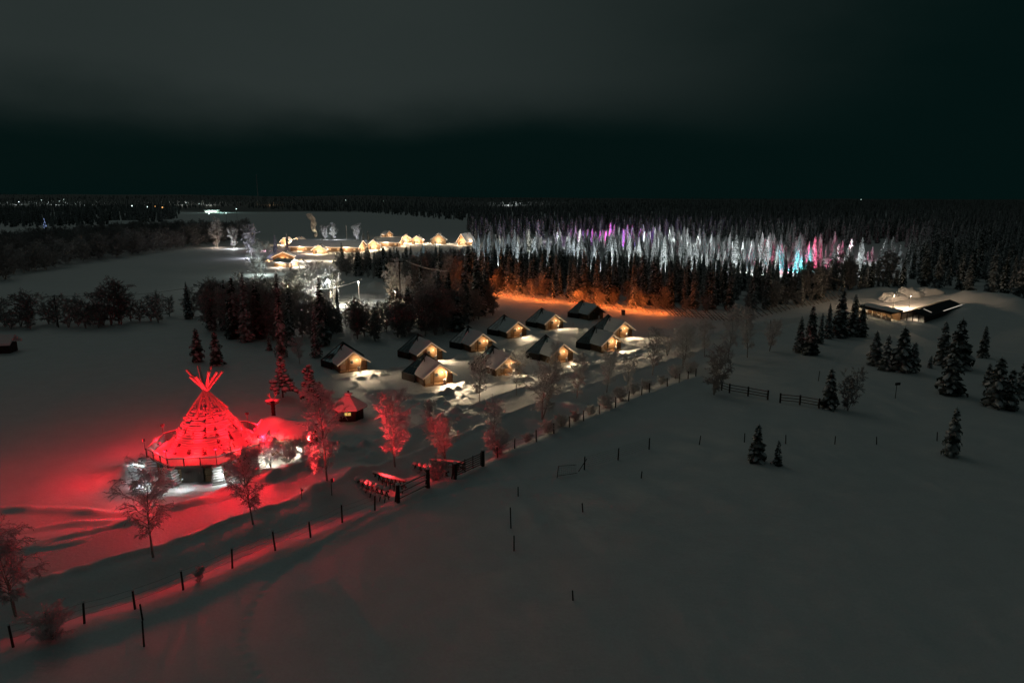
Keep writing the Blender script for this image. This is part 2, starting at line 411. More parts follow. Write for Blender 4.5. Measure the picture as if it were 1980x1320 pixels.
HEAPS = [(*G(1742, 574), 15, 2.4), (-43.5, 71.5, 3.0, 0.6), (-24.3, 77.2, 2.6, 0.9), (-21.2, 78.5, 2.2, 1.0), (-18.2, 70.3, 2.4, 1.0), (-27.5, 70.5, 2.5, 0.5)] + \
        [(*G(*p), r, h) for p, r, h in (((1042, 815), 1.7, 0.9), ((1115, 785), 2.0, 1.0), ((1065, 830), 1.5, 0.6), ((620, 955), 1.6, 0.8),
         ((1890, 590), 9, 3.6), ((1960, 600), 10, 3.4), ((1850, 605), 6, 1.2), ((1697, 572), 5, 1.5),
         ((733, 556), 7, 2.8), ((700, 572), 5, 1.2), ((720, 590), 5, 1.0))]
def height(x, y):
    x = np.asarray(x, float); y = np.asarray(y, float)
    near = 1 - ss(y, 260, 500)
    z = 0.55 * fbm(x / 34, y / 34, 4, 3) * (0.4 + 0.6 * near) + 0.10 * fbm(x / 5.5, y / 9, 3, 11) * near
    # wind-packed waves over the open field
    z = z + 0.05 * vnoise((x + y) / 1.6, (y - x) / 5.0, 31) * near
    # the road with its ploughed banks
    d, sd_, arc = poly_dist(x, y, ROAD)
    m = ss(d, 9.5, 3.4)
    zr = 0.30 + 0 * x
    z = z * (1 - m) + zr * m
    rag = 0.75 + 0.9 * fbm(x / 1.1, y / 1.1, 3, 41)
    z = z + 0.42 * rag * np.exp(-((d - 3.4) / 0.5) ** 2)
    fade = ss(x, 42, 8)
    right = (sd_ > 0) & (d > 3)
    ditch = np.exp(-((d - 8.2) / 2.3) ** 2) * fade
    z = z - np.where(right, 0.72 * ditch, 0.10 * ditch)
    z = z - 0.07 * ss(d, 2.75, 2.3)
    # wheel tracks
    # fence berm
    fd, fs, fa = poly_dist(x, y, FENCE_W)
    z = z + 0.42 * np.exp(-((fd - 0.6) / 1.7) ** 2) + 0.12 * np.exp(-(fd / 0.5) ** 2) * (1 + vnoise(x * 1.3, y * 1.3, 5))
    # drive in front of the restaurant and drifts
    dd, _, _ = poly_dist(x, y, DRIVE)
    z = z - 0.10 * ss(dd, 4, 1.5)
    for pts, a, w in RIDGES:
        rd, _, ra = poly_dist(x, y, pts)
        z = z + a * (0.75 + 0.8 * vnoise(x / 2.3, y / 2.3, 8)) * np.exp(-(rd / w) ** 2)
    # trodden paths between the cabins, with lumpy edges
    lump = np.maximum(0, fbm(x / 0.8, y / 0.8, 3, 21) + 0.08)
    for i, pts in enumerate(PATHS):
        pd, _, _ = poly_dist(x, y, pts)
        w = 1.25 if i else 1.0
        z = z - 0.22 * ss(pd, w + 0.5, w - 0.2) + (0.07 + 0.42 * lump) * np.exp(-((pd - w - 0.7) / 0.6) ** 2)
    # snow shovelled away from the cabin fronts
    c, s = math.cos(CAB_ROT), math.sin(CAB_ROT)
    for cx, cyy in CAB_W:
        ux = (x - cx) * c + (y - cyy) * s; uy = -(x - cx) * s + (y - cyy) * c
        e = np.hypot(ux / 1.25, uy + 1.0)
        z = z + (0.02 + 0.55 * lump) * np.exp(-((e - 3.6) / 1.0) ** 2) * ss(uy, 0.5, -1.5)
        e2 = np.maximum(np.abs(ux) - 3.2, 0) + np.maximum(np.abs(uy - 3.2) - 3.2, 0)
        inside = ss(e2, 1.2, 0.2)
        z = z * (1 - 0.85 * inside)
    # flattened, trampled yard of the restaurant
    rr = np.hypot(x - TX, y - TY)
    z = z * (0.25 + 0.75 * ss(rr, 6.5, 11)) + 0.35 * np.exp(-((rr - 9.0) / 1.3) ** 2) * (0.6 + lump) * ss(y, TY + 4, TY - 2)
    # yard between path and road: churned snow
    ch = np.exp(-(((x + 12) / 16) ** 2 + ((y - 93) / 7) ** 2))
    z = z + 0.30 * lump * ch
    for hx, hy, r, a in HEAPS:
        q = np.exp(-(np.hypot(x - hx, y - hy) / r) ** 2)
        z = z + a * q * (0.85 + 0.5 * fbm(x / (r * 0.6), y / (r * 0.6), 3, 51))
    # cattle trod, footprints across the field
    for tr in TRAILS:
        td, _, ta = poly_dist(x, y, tr)
        z = z - 0.16 * np.exp(-(td / 0.3) ** 2) * (0.55 + 0.45 * np.sin(ta * 6.0))
    # sastrugi on the open field
    z = z + 0.16 * near * np.abs(fbm(x / 2.6 + y / 7, y / 8 - x / 11, 3, 81)) * ss(fbm(x / 20, y / 20, 2, 83), -0.1, 0.35)
    # far country: low wooded hills
    far = ss(y, 1600, 5200)
    z = z + far * (26 - 22 * np.clip(x / 3500, -1, 1) + 24 * fbm(x / 900, y / 1200, 4, 61)) + ss(y, 500, 1500) * 2.0 * fbm(x / 260, y / 260, 3, 71)
    return z
TRAILS = [GP(l) for l in ([(505, 1320), (470, 1230), (520, 1130), (620, 1060), (740, 990), (860, 955), (960, 928), (1080, 918)], [(560, 850), (600, 800), (640, 770), (690, 745)])]
GRID = {}
def hz(x, y):
    xs, ys, zz = GRID['g']
    i = min(max(int(np.searchsorted(xs, x)) - 1, 0), len(xs) - 2); j = min(max(int(np.searchsorted(ys, y)) - 1, 0), len(ys) - 2)
    fx = (x - xs[i]) / (xs[i + 1] - xs[i]); fy = (y - ys[j]) / (ys[j + 1] - ys[j])
    return float((zz[j, i] * (1 - fx) + zz[j, i + 1] * fx) * (1 - fy) + (zz[j + 1, i] * (1 - fx) + zz[j + 1, i + 1] * fx) * fy)
def zrow(y, row):               # height at distance y that stands at this row of the photograph
    u = 660 - row
    return H + y * (-F * SP + u * CP) / (F * CP + u * SP)

def axis(lo, hi, step, out_lo, out_hi, ratio):
    a = list(np.arange(lo, hi, step)); v, s = a[-1], step
    while v < out_hi: s *= ratio; v += s; a.append(v)
    v, s = lo, step; b = []
    while v > out_lo: s *= ratio; v -= s; b.append(v)
    return np.array(b[::-1] + a)
def build_ground():
    xs = axis(-52, 46, 0.30, -12000, 12000, 1.035); ys = axis(37, 130, 0.30, -300, 12000, 1.025)
    gx, gy = np.meshgrid(xs, ys); zz = height(gx, gy); GRID['g'] = (xs, ys, zz)
    nx, ny = len(xs), len(ys)
    V = np.stack([gx.ravel(), gy.ravel(), zz.ravel()], 1)
    i = (np.arange(ny - 1)[:, None] * nx + np.arange(nx - 1)[None, :]).ravel()
    me = mesh_np('snow_field', V, [np.stack([i, i + 1, i + nx + 1, i + nx], 1)], 'snow_ground', smooth=True)
    tag(put('ground', me), kind='structure')
build_ground()
def build_road():
    pts = smooth_pts([p for p in ROAD[::2]], 8); half = 2.75; V = []; UV = []; n = 9; arc = 0
    for i, p in enumerate(pts):
        a = pts[max(i - 1, 0)]; b = pts[min(i + 1, len(pts) - 1)]
        t = np.array([b[0] - a[0], b[1] - a[1]]); t /= np.hypot(*t); nrm = (t[1], -t[0])
        if i: arc += math.hypot(p[0] - pts[i - 1][0], p[1] - pts[i - 1][1])
        for k in range(n):
            w = (k / (n - 1) - 0.5) * 2 * half; V.append((p[0] + nrm[0] * w, p[1] + nrm[1] * w)); UV.append((w, arc))
    V = np.array(V); d, _, _ = poly_dist(V[:, 0], V[:, 1], ROAD)
    UVa = np.array(UV)
    rut = -0.05 * (np.exp(-((np.abs(UVa[:, 0]) - 0.85) / 0.25) ** 2))
    zz = 0.30 + 0.012 + rut + 0.03 * fbm(V[:, 0] / 1.5, V[:, 1] / 1.5, 3, 91) + 0.0 * d
    i = (np.arange(len(pts) - 1)[:, None] * n + np.arange(n - 1)[None, :]).ravel()
    me = mesh_np('road', np.column_stack([V, zz]), [np.stack([i, i + 1, i + n + 1, i + n], 1)], 'packed_snow', smooth=True)
    uv = me.uv_layers.new(name='UVMap'); li = np.zeros(len(me.loops), np.int32); me.loops.foreach_get('vertex_index', li)
    uv.data.foreach_set('uv', UVa[li].astype(np.float32).ravel())
    tag(put('road', me), kind='structure')
build_road()

# ------------------------------------------------------------------ trees: shapes
def tubes(segs, n=3, open_=0):
    """segs: (p0, p1, r0, r1) rows of 8 numbers -> open tubes"""
    S = np.asarray(segs, float); p0, p1, r0, r1 = S[:, 0:3], S[:, 3:6], S[:, 6], S[:, 7]
    d = p1 - p0; d /= np.maximum(np.linalg.norm(d, axis=1, keepdims=True), 1e-6)
    ref = np.where(np.abs(d[:, 2:3]) < 0.9, np.array([[0, 0, 1.0]]), np.array([[1.0, 0, 0]]))
    u = np.cross(d, ref); u /= np.linalg.norm(u, axis=1, keepdims=True); w = np.cross(d, u)
    V = []
    for p, r in ((p0, r0), (p1, r1)):
        for k in range(n):
            t = 2 * math.pi * k / n; V.append(p + (u * math.cos(t) + w * math.sin(t)) * r[:, None])
    V = np.stack(V, 1).reshape(-1, 3); o = np.arange(len(S)) * 2 * n
    Fq = np.concatenate([np.stack([o + k, o + (k + 1) % n, o + n + (k + 1) % n, o + n + k], 1) for k in range(n - open_)])
    return V, Fq
def spruce_meshes(seed, h, rad, snow=0.55, droop=0.5, dens=1.0, base=0.06, name='spruce'):
    rng = np.random.default_rng(seed)
    V = []; Q = []; A = []
    z = base * h; o = 0
    ang = rng.uniform(0, 6.28)
    bend = rng.uniform(-0.02, 0.02, 2) * h
    while z < h * 0.985:
        t = z / h
        r = rad * (1 - t) ** 0.62 * (0.86 + 0.28 * rng.random()) + 0.10
        nb = max(3, int(round((5.2 + 2.2 * (1 - t)) * dens)))
        for k in range(nb):
            ang += 2 * math.pi / nb + rng.uniform(-0.35, 0.35)
            l = r * rng.uniform(0.62, 1.12); zz = z + rng.uniform(-0.25, 0.25) * 0.4
            ca, sa = math.cos(ang), math.sin(ang)
            dr = droop * rng.uniform(0.7, 1.35)
            w = l * rng.uniform(0.30, 0.46) + 0.05
            ns = 4; sn = np.clip(snow + rng.normal(0, 0.22), 0, 1)
            rows = []
            for j in range(ns + 1):
                s = j / ns; x = l * s; zc = zz + l * (0.10 * s - dr * s * s) * 1.0 + (0.12 * l if s > 0.8 else 0) * 0.4
                ww = w * (math.sin(math.pi * min(1, s * 0.86 + 0.1)) ** 0.8) * (0.75 + 0.5 * rng.random())
                if j == ns: ww *= 0.25
                bx, by = bend * t * t
                c = (ca * x + bx, sa * x + by, zc)
                hang = ww * rng.uniform(0.45, 0.95)
                rows.append(((c[0] - sa * ww, c[1] + ca * ww, zc - hang), c, (c[0] + sa * ww, c[1] - ca * ww, zc - hang * rng.uniform(0.8, 1.2))))
            for row in rows: V += row
            A += [sn * 0.35, sn * 0.8, sn * 0.35] * (ns + 1)
            for j in range(ns):
                a = o + 3 * j; Q += [(a, a + 1, a + 4, a + 3), (a + 1, a + 2, a + 5, a + 4)]
            o += 3 * (ns + 1)
            # hanging tips under the bough
            for q in range(3):
                s = rng.uniform(0.3, 1.0); x = l * s; zc = zz + l * (0.10 * s - dr * s * s); off = rng.uniform(-0.6, 0.6) * w
                p = np.array((ca * x - sa * off, sa * x + ca * off, zc - 0.3 * abs(off))); e = np.array((ca * 0.10 * l, sa * 0.10 * l, 0))
                dn = np.array((rng.uniform(-.1, .1) * l, rng.uniform(-.1, .1) * l, -l * rng.uniform(0.22, 0.42)))
                V += [tuple(p - e), tuple(p + e), tuple(p + dn + e * 0.3), tuple(p + dn - e * 0.3)]; A += [0.15 * sn, 0.15 * sn, 0.5 * sn, 0.5 * sn]; Q.append((o, o + 1, o + 2, o + 3)); o += 4
            # a pad of snow on the bough
            if rng.random() < snow * 1.15:
                k0 = rng.uniform(0.15, 0.35); k1 = rng.uniform(0.85, 1.03); nn = 3
                for j in range(nn + 1):
                    s = k0 + (k1 - k0) * j / nn; x = l * s; zc = zz + l * (0.10 * s - dr * s * s) + 0.02 * l + 0.05
                    ww = w * 0.62 * (math.sin(math.pi * (0.12 + 0.8 * j / nn)) ** 0.7) * rng.uniform(0.7, 1.1)
                    bx, by = bend * t * t
                    c = np.array((ca * x + bx, sa * x + by, zc + 0.06 + 0.03 * l))
                    V += [(c[0] - sa * ww, c[1] + ca * ww, zc - 0.55 * ww), tuple(c), (c[0] + sa * ww, c[1] - ca * ww, zc - 0.55 * ww)]; A += [0.8, 1.0, 0.8]
                for j in range(nn):
                    a = o + 3 * j; Q += [(a, a + 1, a + 4, a + 3), (a + 1, a + 2, a + 5, a + 4)]
                o += 3 * (nn + 1)
        z += (0.30 + 0.26 * (1 - t)) * (h / 13) ** 0.5 / dens ** 0.5 * rng.uniform(0.8, 1.2)
    V += [(bend[0] - .05, bend[1], h * .96), (bend[0] + .05, bend[1] + .05, h * .96), (bend[0] + .02, bend[1], h * 1.02), (bend[0], bend[1] - .03, h * 1.02)]; A += [.6] * 4; Q.append((o, o + 1, o + 2, o + 3))
    crown = mesh_np('crown', np.array(V), [np.array(Q)], 'spruce_crown', np.array(A))
    tr = MB().beam((0, 0, -0.3), (0, 0, h * 0.5), 0.012 * h + 0.03, 0.008 * h, 7).beam((0, 0, h * .5), (bend[0], bend[1], h * .97), 0.008 * h, 0.02, 6)
    return tr.mesh('trunk', 'bark'), crown
def pine_meshes(seed, h, rad):
    """young snow-laden pine: round pads of snow on a bare stem"""
    rng = np.random.default_rng(seed); b = MB(); A = []
    tr = MB().beam((0, 0, -0.2), (0, 0, h * .95), 0.11, 0.03, 7)
    z = 0.28 * h
    while z < h:
        t = (z / h - 0.28) / 0.72; r = rad * (1 - t) ** 0.7 * (0.75 + 0.3 * math.sin(t * 9)) + 0.12
        n = int(4 + 5 * (1 - t)); a0 = rng.uniform(0, 6.28)
        for k in range(n):
            a = a0 + 6.283 * k / n + rng.uniform(-.3, .3); l = r * rng.uniform(0.45, 1.05)
            p = (math.cos(a) * l, math.sin(a) * l, z - 0.18 * l + rng.uniform(-.15, .15)); q = rng.uniform(0.22, 0.42) * (0.6 + 0.5 * (1 - t))
            tr.beam((0, 0, z + 0.1), p, 0.03, 0.012, 4, False)
            n0 = len(b.v); b.blob(p, (q, q, q * 0.75), int(rng.integers(1e6)), 7, 5, 0.38)
            A += [1.0 if v[2] > p[2] + 0.02 else 0.12 for v in b.v[n0:]]
            for e in range(7):      # needle tufts
                d = rng.normal(size=3); d /= np.linalg.norm(d); d[2] = d[2] * 0.6 - 0.25
                c = np.array(p) + d * q * 0.7; w = np.cross(d, (0, 0, 1)); w = w / (np.linalg.norm(w) + 1e-6) * q * .28
                b.add([c - w, c + w, c + d * q * 0.95], [(0, 1, 2)]); A += [0.1, 0.1, 0.55]
        z += rng.uniform(0.30, 0.45)
    me = b.mesh('crown', 'pine_crown', smooth=True); a = me.attributes.new('snow', 'FLOAT', 'POINT'); a.data.foreach_set('value', np.asarray(A, np.float32))
    return tr.mesh('trunk', 'bark'), me
def grow(rng, p, d, l, n, up, jit):
    """n-step curves for whole arrays of twigs at once -> (m, n+1, 3)"""
    pts = [p]; d = d / np.linalg.norm(d, axis=1, keepdims=True)
    for i in range(n):
        d = d + rng.normal(0, jit, d.shape) + np.array((0, 0, up)); d = d / np.linalg.norm(d, axis=1, keepdims=True)
        pts.append(pts[-1] + d * (l / n)[:, None])
    return np.stack(pts, 1)
def segs(C, r0, r1):
    m, n1, _ = C.shape; n = n1 - 1
    f = np.arange(n) / n; g = (np.arange(n) + 1) / n
    r0 = np.broadcast_to(np.asarray(r0), (m,))[:, None]; r1 = np.broadcast_to(np.asarray(r1), (m,))[:, None]
    return np.concatenate([C[:, :-1], C[:, 1:], (r0 + (r1 - r0) * f)[..., None], (r0 + (r1 - r0) * g)[..., None]], 2).reshape(-1, 8)
def along(C, f):
    """points at fractions f (m, k) on curves C -> positions and directions"""
    n = C.shape[1] - 1; q = np.clip(f * n, 0, n - 1e-6); i = q.astype(int); t = (q - i)[..., None]; k = np.arange(len(C))[:, None]
    a = C[k, i]; b = C[k, i + 1]; return (a + (b - a) * t).reshape(-1, 3), ((b - a) / (np.linalg.norm(b - a, axis=2, keepdims=True) + 1e-9)).reshape(-1, 3)
def birch_meshes(seed, h, spread, dens=1.0, stems=1, weep=0.5, frost=0.7, low=0.2, twig_r=0.024):
    rng = np.random.default_rng(seed); wood = []; tw = []; TA = []
    for st in range(stems):
        a = rng.uniform(0, 6.28); lean = (0.05 if stems == 1 else 0.28) * rng.uniform(0.4, 1.2); hh = h * (1 if st == 0 else rng.uniform(0.7, 0.95))
        T0 = grow(rng, np.array([[0, 0, -0.3]]), np.array([[math.cos(a) * lean, math.sin(a) * lean, 1.0]]), np.array([hh]), 10, 0.05, 0.04)
        r0 = 0.010 * h + 0.035; sg = segs(T0, r0, 0.012); wood.append(sg)
        nl = int(26 * dens / stems ** 0.5); s = low + (0.98 - low) * (np.arange(nl) + rng.random(nl)) / nl
        p, _ = along(T0, s[None, :]); an = np.arange(nl) * 2.4 + rng.uniform(-.5, .5, nl)
        prof = np.sin(math.pi * np.minimum(1, (1.02 - s) / (1.02 - low) * 0.80 + 0.12)) ** 0.8
        l = spread * prof * rng.uniform(0.7, 1.15, nl) + 0.25
        LB = grow(rng, p, np.stack([np.cos(an), np.sin(an), 0.9 + 0.7 * s], 1), l * 1.15, 5, -0.10 * weep, 0.10)
        rb = (r0 * (1 - s) ** 0.9 + 0.012) * 0.5; wood.append(segs(LB, rb, rb * 0.25))
        ns = int(9 * dens) + 1; p, d = along(LB, rng.uniform(0.2, 1.0, (nl, ns)))
        sl = np.repeat(l, ns) * rng.uniform(0.25, 0.5, nl * ns) + 0.15
        SB = grow(rng, p, d + rng.normal(0, 0.6, d.shape), sl, 3, -0.20 * weep, 0.12); tw.append(segs(SB, twig_r * 1.2, twig_r)); TA.append(np.full(len(SB) * 3, frost * 0.85))
        nt = int(9 * dens) + 1; p, d = along(SB, rng.uniform(0.1, 1.0, (len(SB), nt)))
        tl = rng.uniform(0.22, 0.55, len(p)) * (0.5 + 0.045 * h)
        TB = grow(rng, p, d + rng.normal(0, 0.75, d.shape), tl, 2, -0.38 * weep, 0.15); tw.append(segs(TB, twig_r, twig_r * 0.6)); TA.append(np.repeat(frost * rng.uniform(0.75, 1.25, len(TB)), 2))
    Vw, Fw = tubes(np.concatenate(wood), 5); tr = mesh_np('trunk', Vw, [Fw], 'birch_bark', smooth=True)
    Vt, Ft = tubes(np.concatenate(tw), 3, 1); cr = mesh_np('crown', Vt, [Ft], 'birch_crown', np.repeat(np.concatenate(TA), 6))
    return tr, cr

SPR = []  # snow share lowered to darken spruces outside the floodlights
for i in range(8):
    hh = 12.0 + (i % 4) * 0.8
    SPR.append((hh, *spruce_meshes(100 + i, hh, (1.55, 1.9, 1.35, 2.2, 1.7, 1.5, 2.0, 1.25)[i], (0.45, 0.4, 0.5, 0.35, 0.42, 0.32, 0.48, 0.4)[i], (0.55, 0.7, 0.6, 0.5, 0.75, 0.6, 0.5, 0.8)[i])))
SPR_LIT = [(13.0, *spruce_meshes(150 + i, 13.0, (1.5, 1.9, 1.35, 1.7, 1.55)[i], (0.85, 0.75, 0.9, 0.7, 0.8)[i], (0.55, 0.65, 0.6, 0.5, 0.75)[i])) for i in range(5)]  # whiter copies for floodlit spruces, their light put into the snow share
SPR_SMALL = []
for i in range(4):
    SPR_SMALL.append((5.0, *spruce_meshes(200 + i, 5.0, (1.25, 1.05, 1.4, 1.15)[i], (0.38, 0.48, 0.38, 0.45)[i], 0.55, 0.85, 0.05)))
PINE = [(5.0, *pine_meshes(300 + i, 5.0, 1.5 + 0.15 * i)) for i in range(3)]
BIR = []
for i in range(7):
    hh = 8.0
    BIR.append((hh, *birch_meshes(400 + i, hh, (2.1, 2.5, 1.8, 2.3, 1.9, 2.6, 2.0)[i], 1.0, 1 if i not in (3, 5) else 2, (0.5, 0.9, 0.4, 0.7, 0.55, 1.0, 0.6)[i], (0.75, 0.7, 0.8, 0.7, 0.78, 0.75, 0.7)[i], (0.22, 0.3, 0.15, 0.2, 0.18, 0.25, 0.2)[i])))
SHRUB = [(2.4, *birch_meshes(500 + i, 2.4, 1.2, 0.8, 4, 0.3, 0.75, 0.1, 0.018)) for i in range(3)]
THICK = [(7.0, *birch_meshes(600 + i, 7.0, 2.0, 0.85, 3, 0.45, 0.30, 0.12, 0.03)) for i in range(4)]  # frost kept low so that unlit trees come out dark
THICK_LIT = [(7.0, *birch_meshes(650 + i, 7.0, 2.0, 0.85, 3, 0.45, 0.75, 0.12, 0.03)) for i in range(4)]  # whiter copies for lamp-lit trees, the light put into the frost

RND = random.Random(7)
ORD = ['first', 'second', 'third', 'fourth', 'fifth', 'sixth', 'seventh', 'eighth', 'ninth', 'tenth', 'eleventh', 'twelfth', 'thirteenth', 'fourteenth', 'fifteenth', 'sixteenth', 'seventeenth', 'eighteenth', 'nineteenth', 'twentieth']
def tree(name, kind, x, y, h, label, cat='tree', group=None, wide=1.0, var=None, rz=None, sink=0.0):
    src = {'spruce': SPR, 'small': SPR_SMALL, 'pine': PINE, 'birch': BIR, 'shrub': SHRUB, 'thick': THICK, 'thick_lit': THICK_LIT, 'frost': SPR_LIT}[kind]  # final entries are the whiter copies for trees in lamp light
    hh, tm, cm = src[(RND.randrange(len(src)) if var is None else var) % len(src)]
    s = h / hh
    t = thing(name, label, cat, (x, y, hz(x, y) - sink), RND.uniform(0, 6.28) if rz is None else rz, group)
    t.scale = (s * wide, s * wide, s)
    put('trunk', tm, t); put('crown', cm, t)
    return t
def tree_px(name, kind, px, py, top, label, group=None, wide=1.0, var=None, cat='tree'):
    x, y = G(px, py)
    return tree(name, kind, x, y, max(0.8, hgt(px, py, top)), label, cat, group, wide, var)

# ------------------------------------------------------------------ the round restaurant with its cone roof
RED = (1.0, 0.006, 0.018)
def restaurant():
    t = thing('tepee_restaurant', 'round log restaurant with tall red-lit cone roof, crossed poles and railing', 'restaurant', (TX, TY, 0.0), R(-90))
    n = 8; RO, RI = 6.45, 5.5
    rot = R(22.5 + 6)
    P = lambda r, k, z: (r * math.cos(rot + 2 * math.pi * k / n), r * math.sin(rot + 2 * math.pi * k / n), z)
    # log walls, one part per face, real round logs
    for k in range(n):
        w = MB(); a, b = Vector(P(RI, k, 0)), Vector(P(RI, k + 1, 0)); d = (b - a).normalized()
        for j in range(11):
            z = 0.0 + 0.21 * j
            w.beam(a + Vector((0, 0, z)) - d * 0.25, b + Vector((0, 0, z)) + d * 0.25, 0.115, n=7)
        w.build('wall', 'log', t)
        # stacked stone and log pier at each corner, snow on its courses
        pr = MB(); sn = MB(); c = Vector(P(RO - 0.25, k, 0)); rk = random.Random(k)
        for j in range(7):
            z = -0.1 + 0.30 * j; q = 0.62 - 0.03 * j
            pr.box((c.x, c.y, z + 0.12), (q * 2 * rk.uniform(.9, 1.05), q * 2 * rk.uniform(.9, 1.05), 0.235), rot + 2 * math.pi * k / n + rk.uniform(-.06, .06))
            sn.box((c.x + rk.uniform(-.05, .05), c.y + rk.uniform(-.05, .05), z + 0.255), (q * 2.06, q * 2.06, 0.055), rot + 2 * math.pi * k / n + rk.uniform(-.05, .05))
        p = pr.build('corner_pier', 'stone', t); sn.build('snow', 'snow', p)
    # door in the front face, windows in its neighbours
    def on_face(k, f, z, out):
        a, b = Vector(P(RI, k, 0)), Vector(P(RI, k + 1, 0)); m = a.lerp(b, f); nrm = Vector((m.x, m.y, 0)).normalized()
        nn = Vector(((b - a).y, -(b - a).x, 0)).normalized(); nn = nn if nn.dot(nrm) > 0 else -nn
        p = m + nn * out; return (p.x, p.y, z), math.atan2((b - a).y, (b - a).x)
    FR = [k for k in range(n)]
    front = min(FR, key=lambda k: -Vector(P(1, k, 0)).lerp(Vector(P(1, k + 1, 0)), .5).x)   # local +x faces the camera
    c, rz = on_face(front, 0.42, 1.0, 0.16)
    d = MB().box(c, (2.3, 0.12, 2.0), rz).build('door', 'dark_wood', t)
    c2, _ = on_face(front, 0.60, 1.0, 0.25); MB().box(c2, (0.05, 0.05, 0.3), rz).build('handle', 'metal', d)
    for kk, fs in ((front - 1, (0.3, 0.72)), (front + 1, (0.3, 0.7)), (front + 2, (0.5,)), (front - 2, (0.5,))):
        for f in fs:
            c, rz = on_face(kk % n, f, 1.25, 0.13); wd = MB().box(c, (1.25, 0.08, 0.95), rz).build('window', 'pale_wood', t)
            c, _ = on_face(kk % n, f, 1.25, 0.18); MB().box(c, (1.05, 0.03, 0.75), rz).build('pane', 'roof_felt', wd)
    # skirt roof: low slope, snow covered
    sk = MB()
    for k in range(n):
        a, b, c, d_ = P(RO - .1, k, 1.78), P(RO - .1, k + 1, 1.78), P(4.1, k + 1, 2.38), P(4.1, k, 2.38)
        sk.prism([a, b, c, d_], (0, 0, 0.14))
    sk.build('skirt_roof', 'dark_wood', t)
    V = []; NA, NR = 96, 9
    for j in range(NR):
        for i in range(NA):
            an = 2 * math.pi * i / NA; q = ((an - rot) % (2 * math.pi / n)) - math.pi / n
            rmax = RO * math.cos(math.pi / n) / math.cos(q) - 0.16; r = 3.9 + (rmax - 3.9) * j / (NR - 1)
            z = 1.93 + (6.5 - r) * 0.26 + 0.20 * (1 if j < NR - 1 else 0.1) + 0.10 * float(vnoise(np.array([r * math.cos(an) * 1.3]), np.array([r * math.sin(an) * 1.3]), 3)[0])
            V.append((r * math.cos(an), r * math.sin(an), z))
    Q = [(j * NA + i, (j + 1) * NA + i, (j + 1) * NA + (i + 1) % NA, j * NA + (i + 1) % NA) for j in range(NR - 1) for i in range(NA)]
    put('skirt_snow', mesh_np('skirt_snow', V, [np.array(Q)], 'snow', smooth=True), t)
    # boarded fascia and the railing above the eave
    for k in range(n):
        a, b = Vector(P(RO + 0.02, k, 0)), Vector(P(RO + 0.02, k + 1, 0)); L_ = (b - a).length; d = (b - a).normalized(); nb = 26
        fb = MB(); rz = math.atan2(d.y, d.x)
        for j in range(nb):
            m = a + d * (L_ * (j + 0.5) / nb); out = Vector((m.x, m.y, 0)).normalized()
            c0 = m - out * (0.05 + 0.03 * (j % 2)); e_ = d * (L_ / nb * 0.47); fb.add([c0 - e_ + Vector((0, 0, 2.06)), c0 + e_ + Vector((0, 0, 2.06)), c0 + e_ + Vector((0, 0, 2.94)), c0 - e_ + Vector((0, 0, 2.94))], [(0, 1, 2, 3)])
        fb.build('fascia_panel', 'corrugated', t)
        rl = MB(); up = Vector((0, 0, 1))
        rl.bar(a + up * 3.02, b + up * 3.02, 0.12, 0.10); rl.bar(a + up * 2.12, b + up * 2.12, 0.10, 0.10)
        r_ = rl.build('rail', 'grey_wood', t)
        MB().bar(a + up * 3.10, b + up * 3.10, 0.16, 0.07).build('snow', 'snow', r_)
        for f in (0.0, 1 / 3, 2 / 3):
            m = a.lerp(b, f); o_ = m.normalized() * 0.06
            MB().bar((m.x + o_.x, m.y + o_.y, 1.95), (m.x + o_.x, m.y + o_.y, 3.08), 0.09, 0.09).build('railing_post', 'dark_wood', t)
    # cone: rows of snow-caught cladding between bare columns
    NA, NR = 160, 130; z0, z1 = 1.85, 8.75; V = []; A = []
    an = np.linspace(0, 2 * math.pi, NA, endpoint=False)
    for j in range(NR):
        f = j / (NR - 1); z = z0 + (z1 - z0) * f; r = (8.95 - z) * 0.715 + 0.06 + 0.35 * max(0, (3.0 - z) / 1.15) ** 2
        course = (f * 30) % 1.0
        ridge = 0.11 * (1 - course) ** 1.5
        nz = fbm(an * 9.0 / 6.283 * 4, np.full(NA, z * 4.2), 3, 5); nz2 = vnoise(np.cos(an) * 3 + 9, np.sin(an) * 3 + z * 0.9, 15)
        col_ = np.abs(((an * n / (2 * math.pi) * 2 + 0.3) % 1.0) - 0.5) * 2          # bare columns between the poles
        bare = ss(col_, 0.50, 0.85) * ss(fbm(an * 14, np.full(NA, z * 3.4), 3, 77), 0.02, 0.22)
        rr = r + ridge * (1 - 0.6 * bare) + 0.12 * nz - 0.12 * bare
        V += list(np.stack([rr * np.cos(an), rr * np.sin(an), np.full(NA, z) + 0.04 * nz], 1))
        A += list(np.clip(0.98 - 0.92 * bare - 0.24 * (course > 0.72) + 0.25 * nz, 0, 1))
    Q = [(j * NA + i, j * NA + (i + 1) % NA, (j + 1) * NA + (i + 1) % NA, (j + 1) * NA + i) for j in range(NR - 1) for i in range(NA)]
    put('cone_roof', mesh_np('cone_roof', np.array(V), [np.array(Q)], 'cone_cladding', np.array(A), smooth=False), t)
    # poles that cross at the apex
    for k in range(8):
        a = rot + 2 * math.pi * (k + 0.15) / 8; e = 1.75 + 0.25 * math.sin(k * 2.3); zt = 11.0 + 0.35 * math.sin(k * 1.7 + 1)
        p0 = (2.1 * math.cos(a), 2.1 * math.sin(a), 6.3); p1 = (-e * math.cos(a + .12), -e * math.sin(a + .12), zt)
        MB().beam(p0, p1, 0.18, 0.16, 7).build('pole', 'frosted_wood', t)
    # annex behind: low snow-covered roofs with lit eaves
    ax = MB(); 
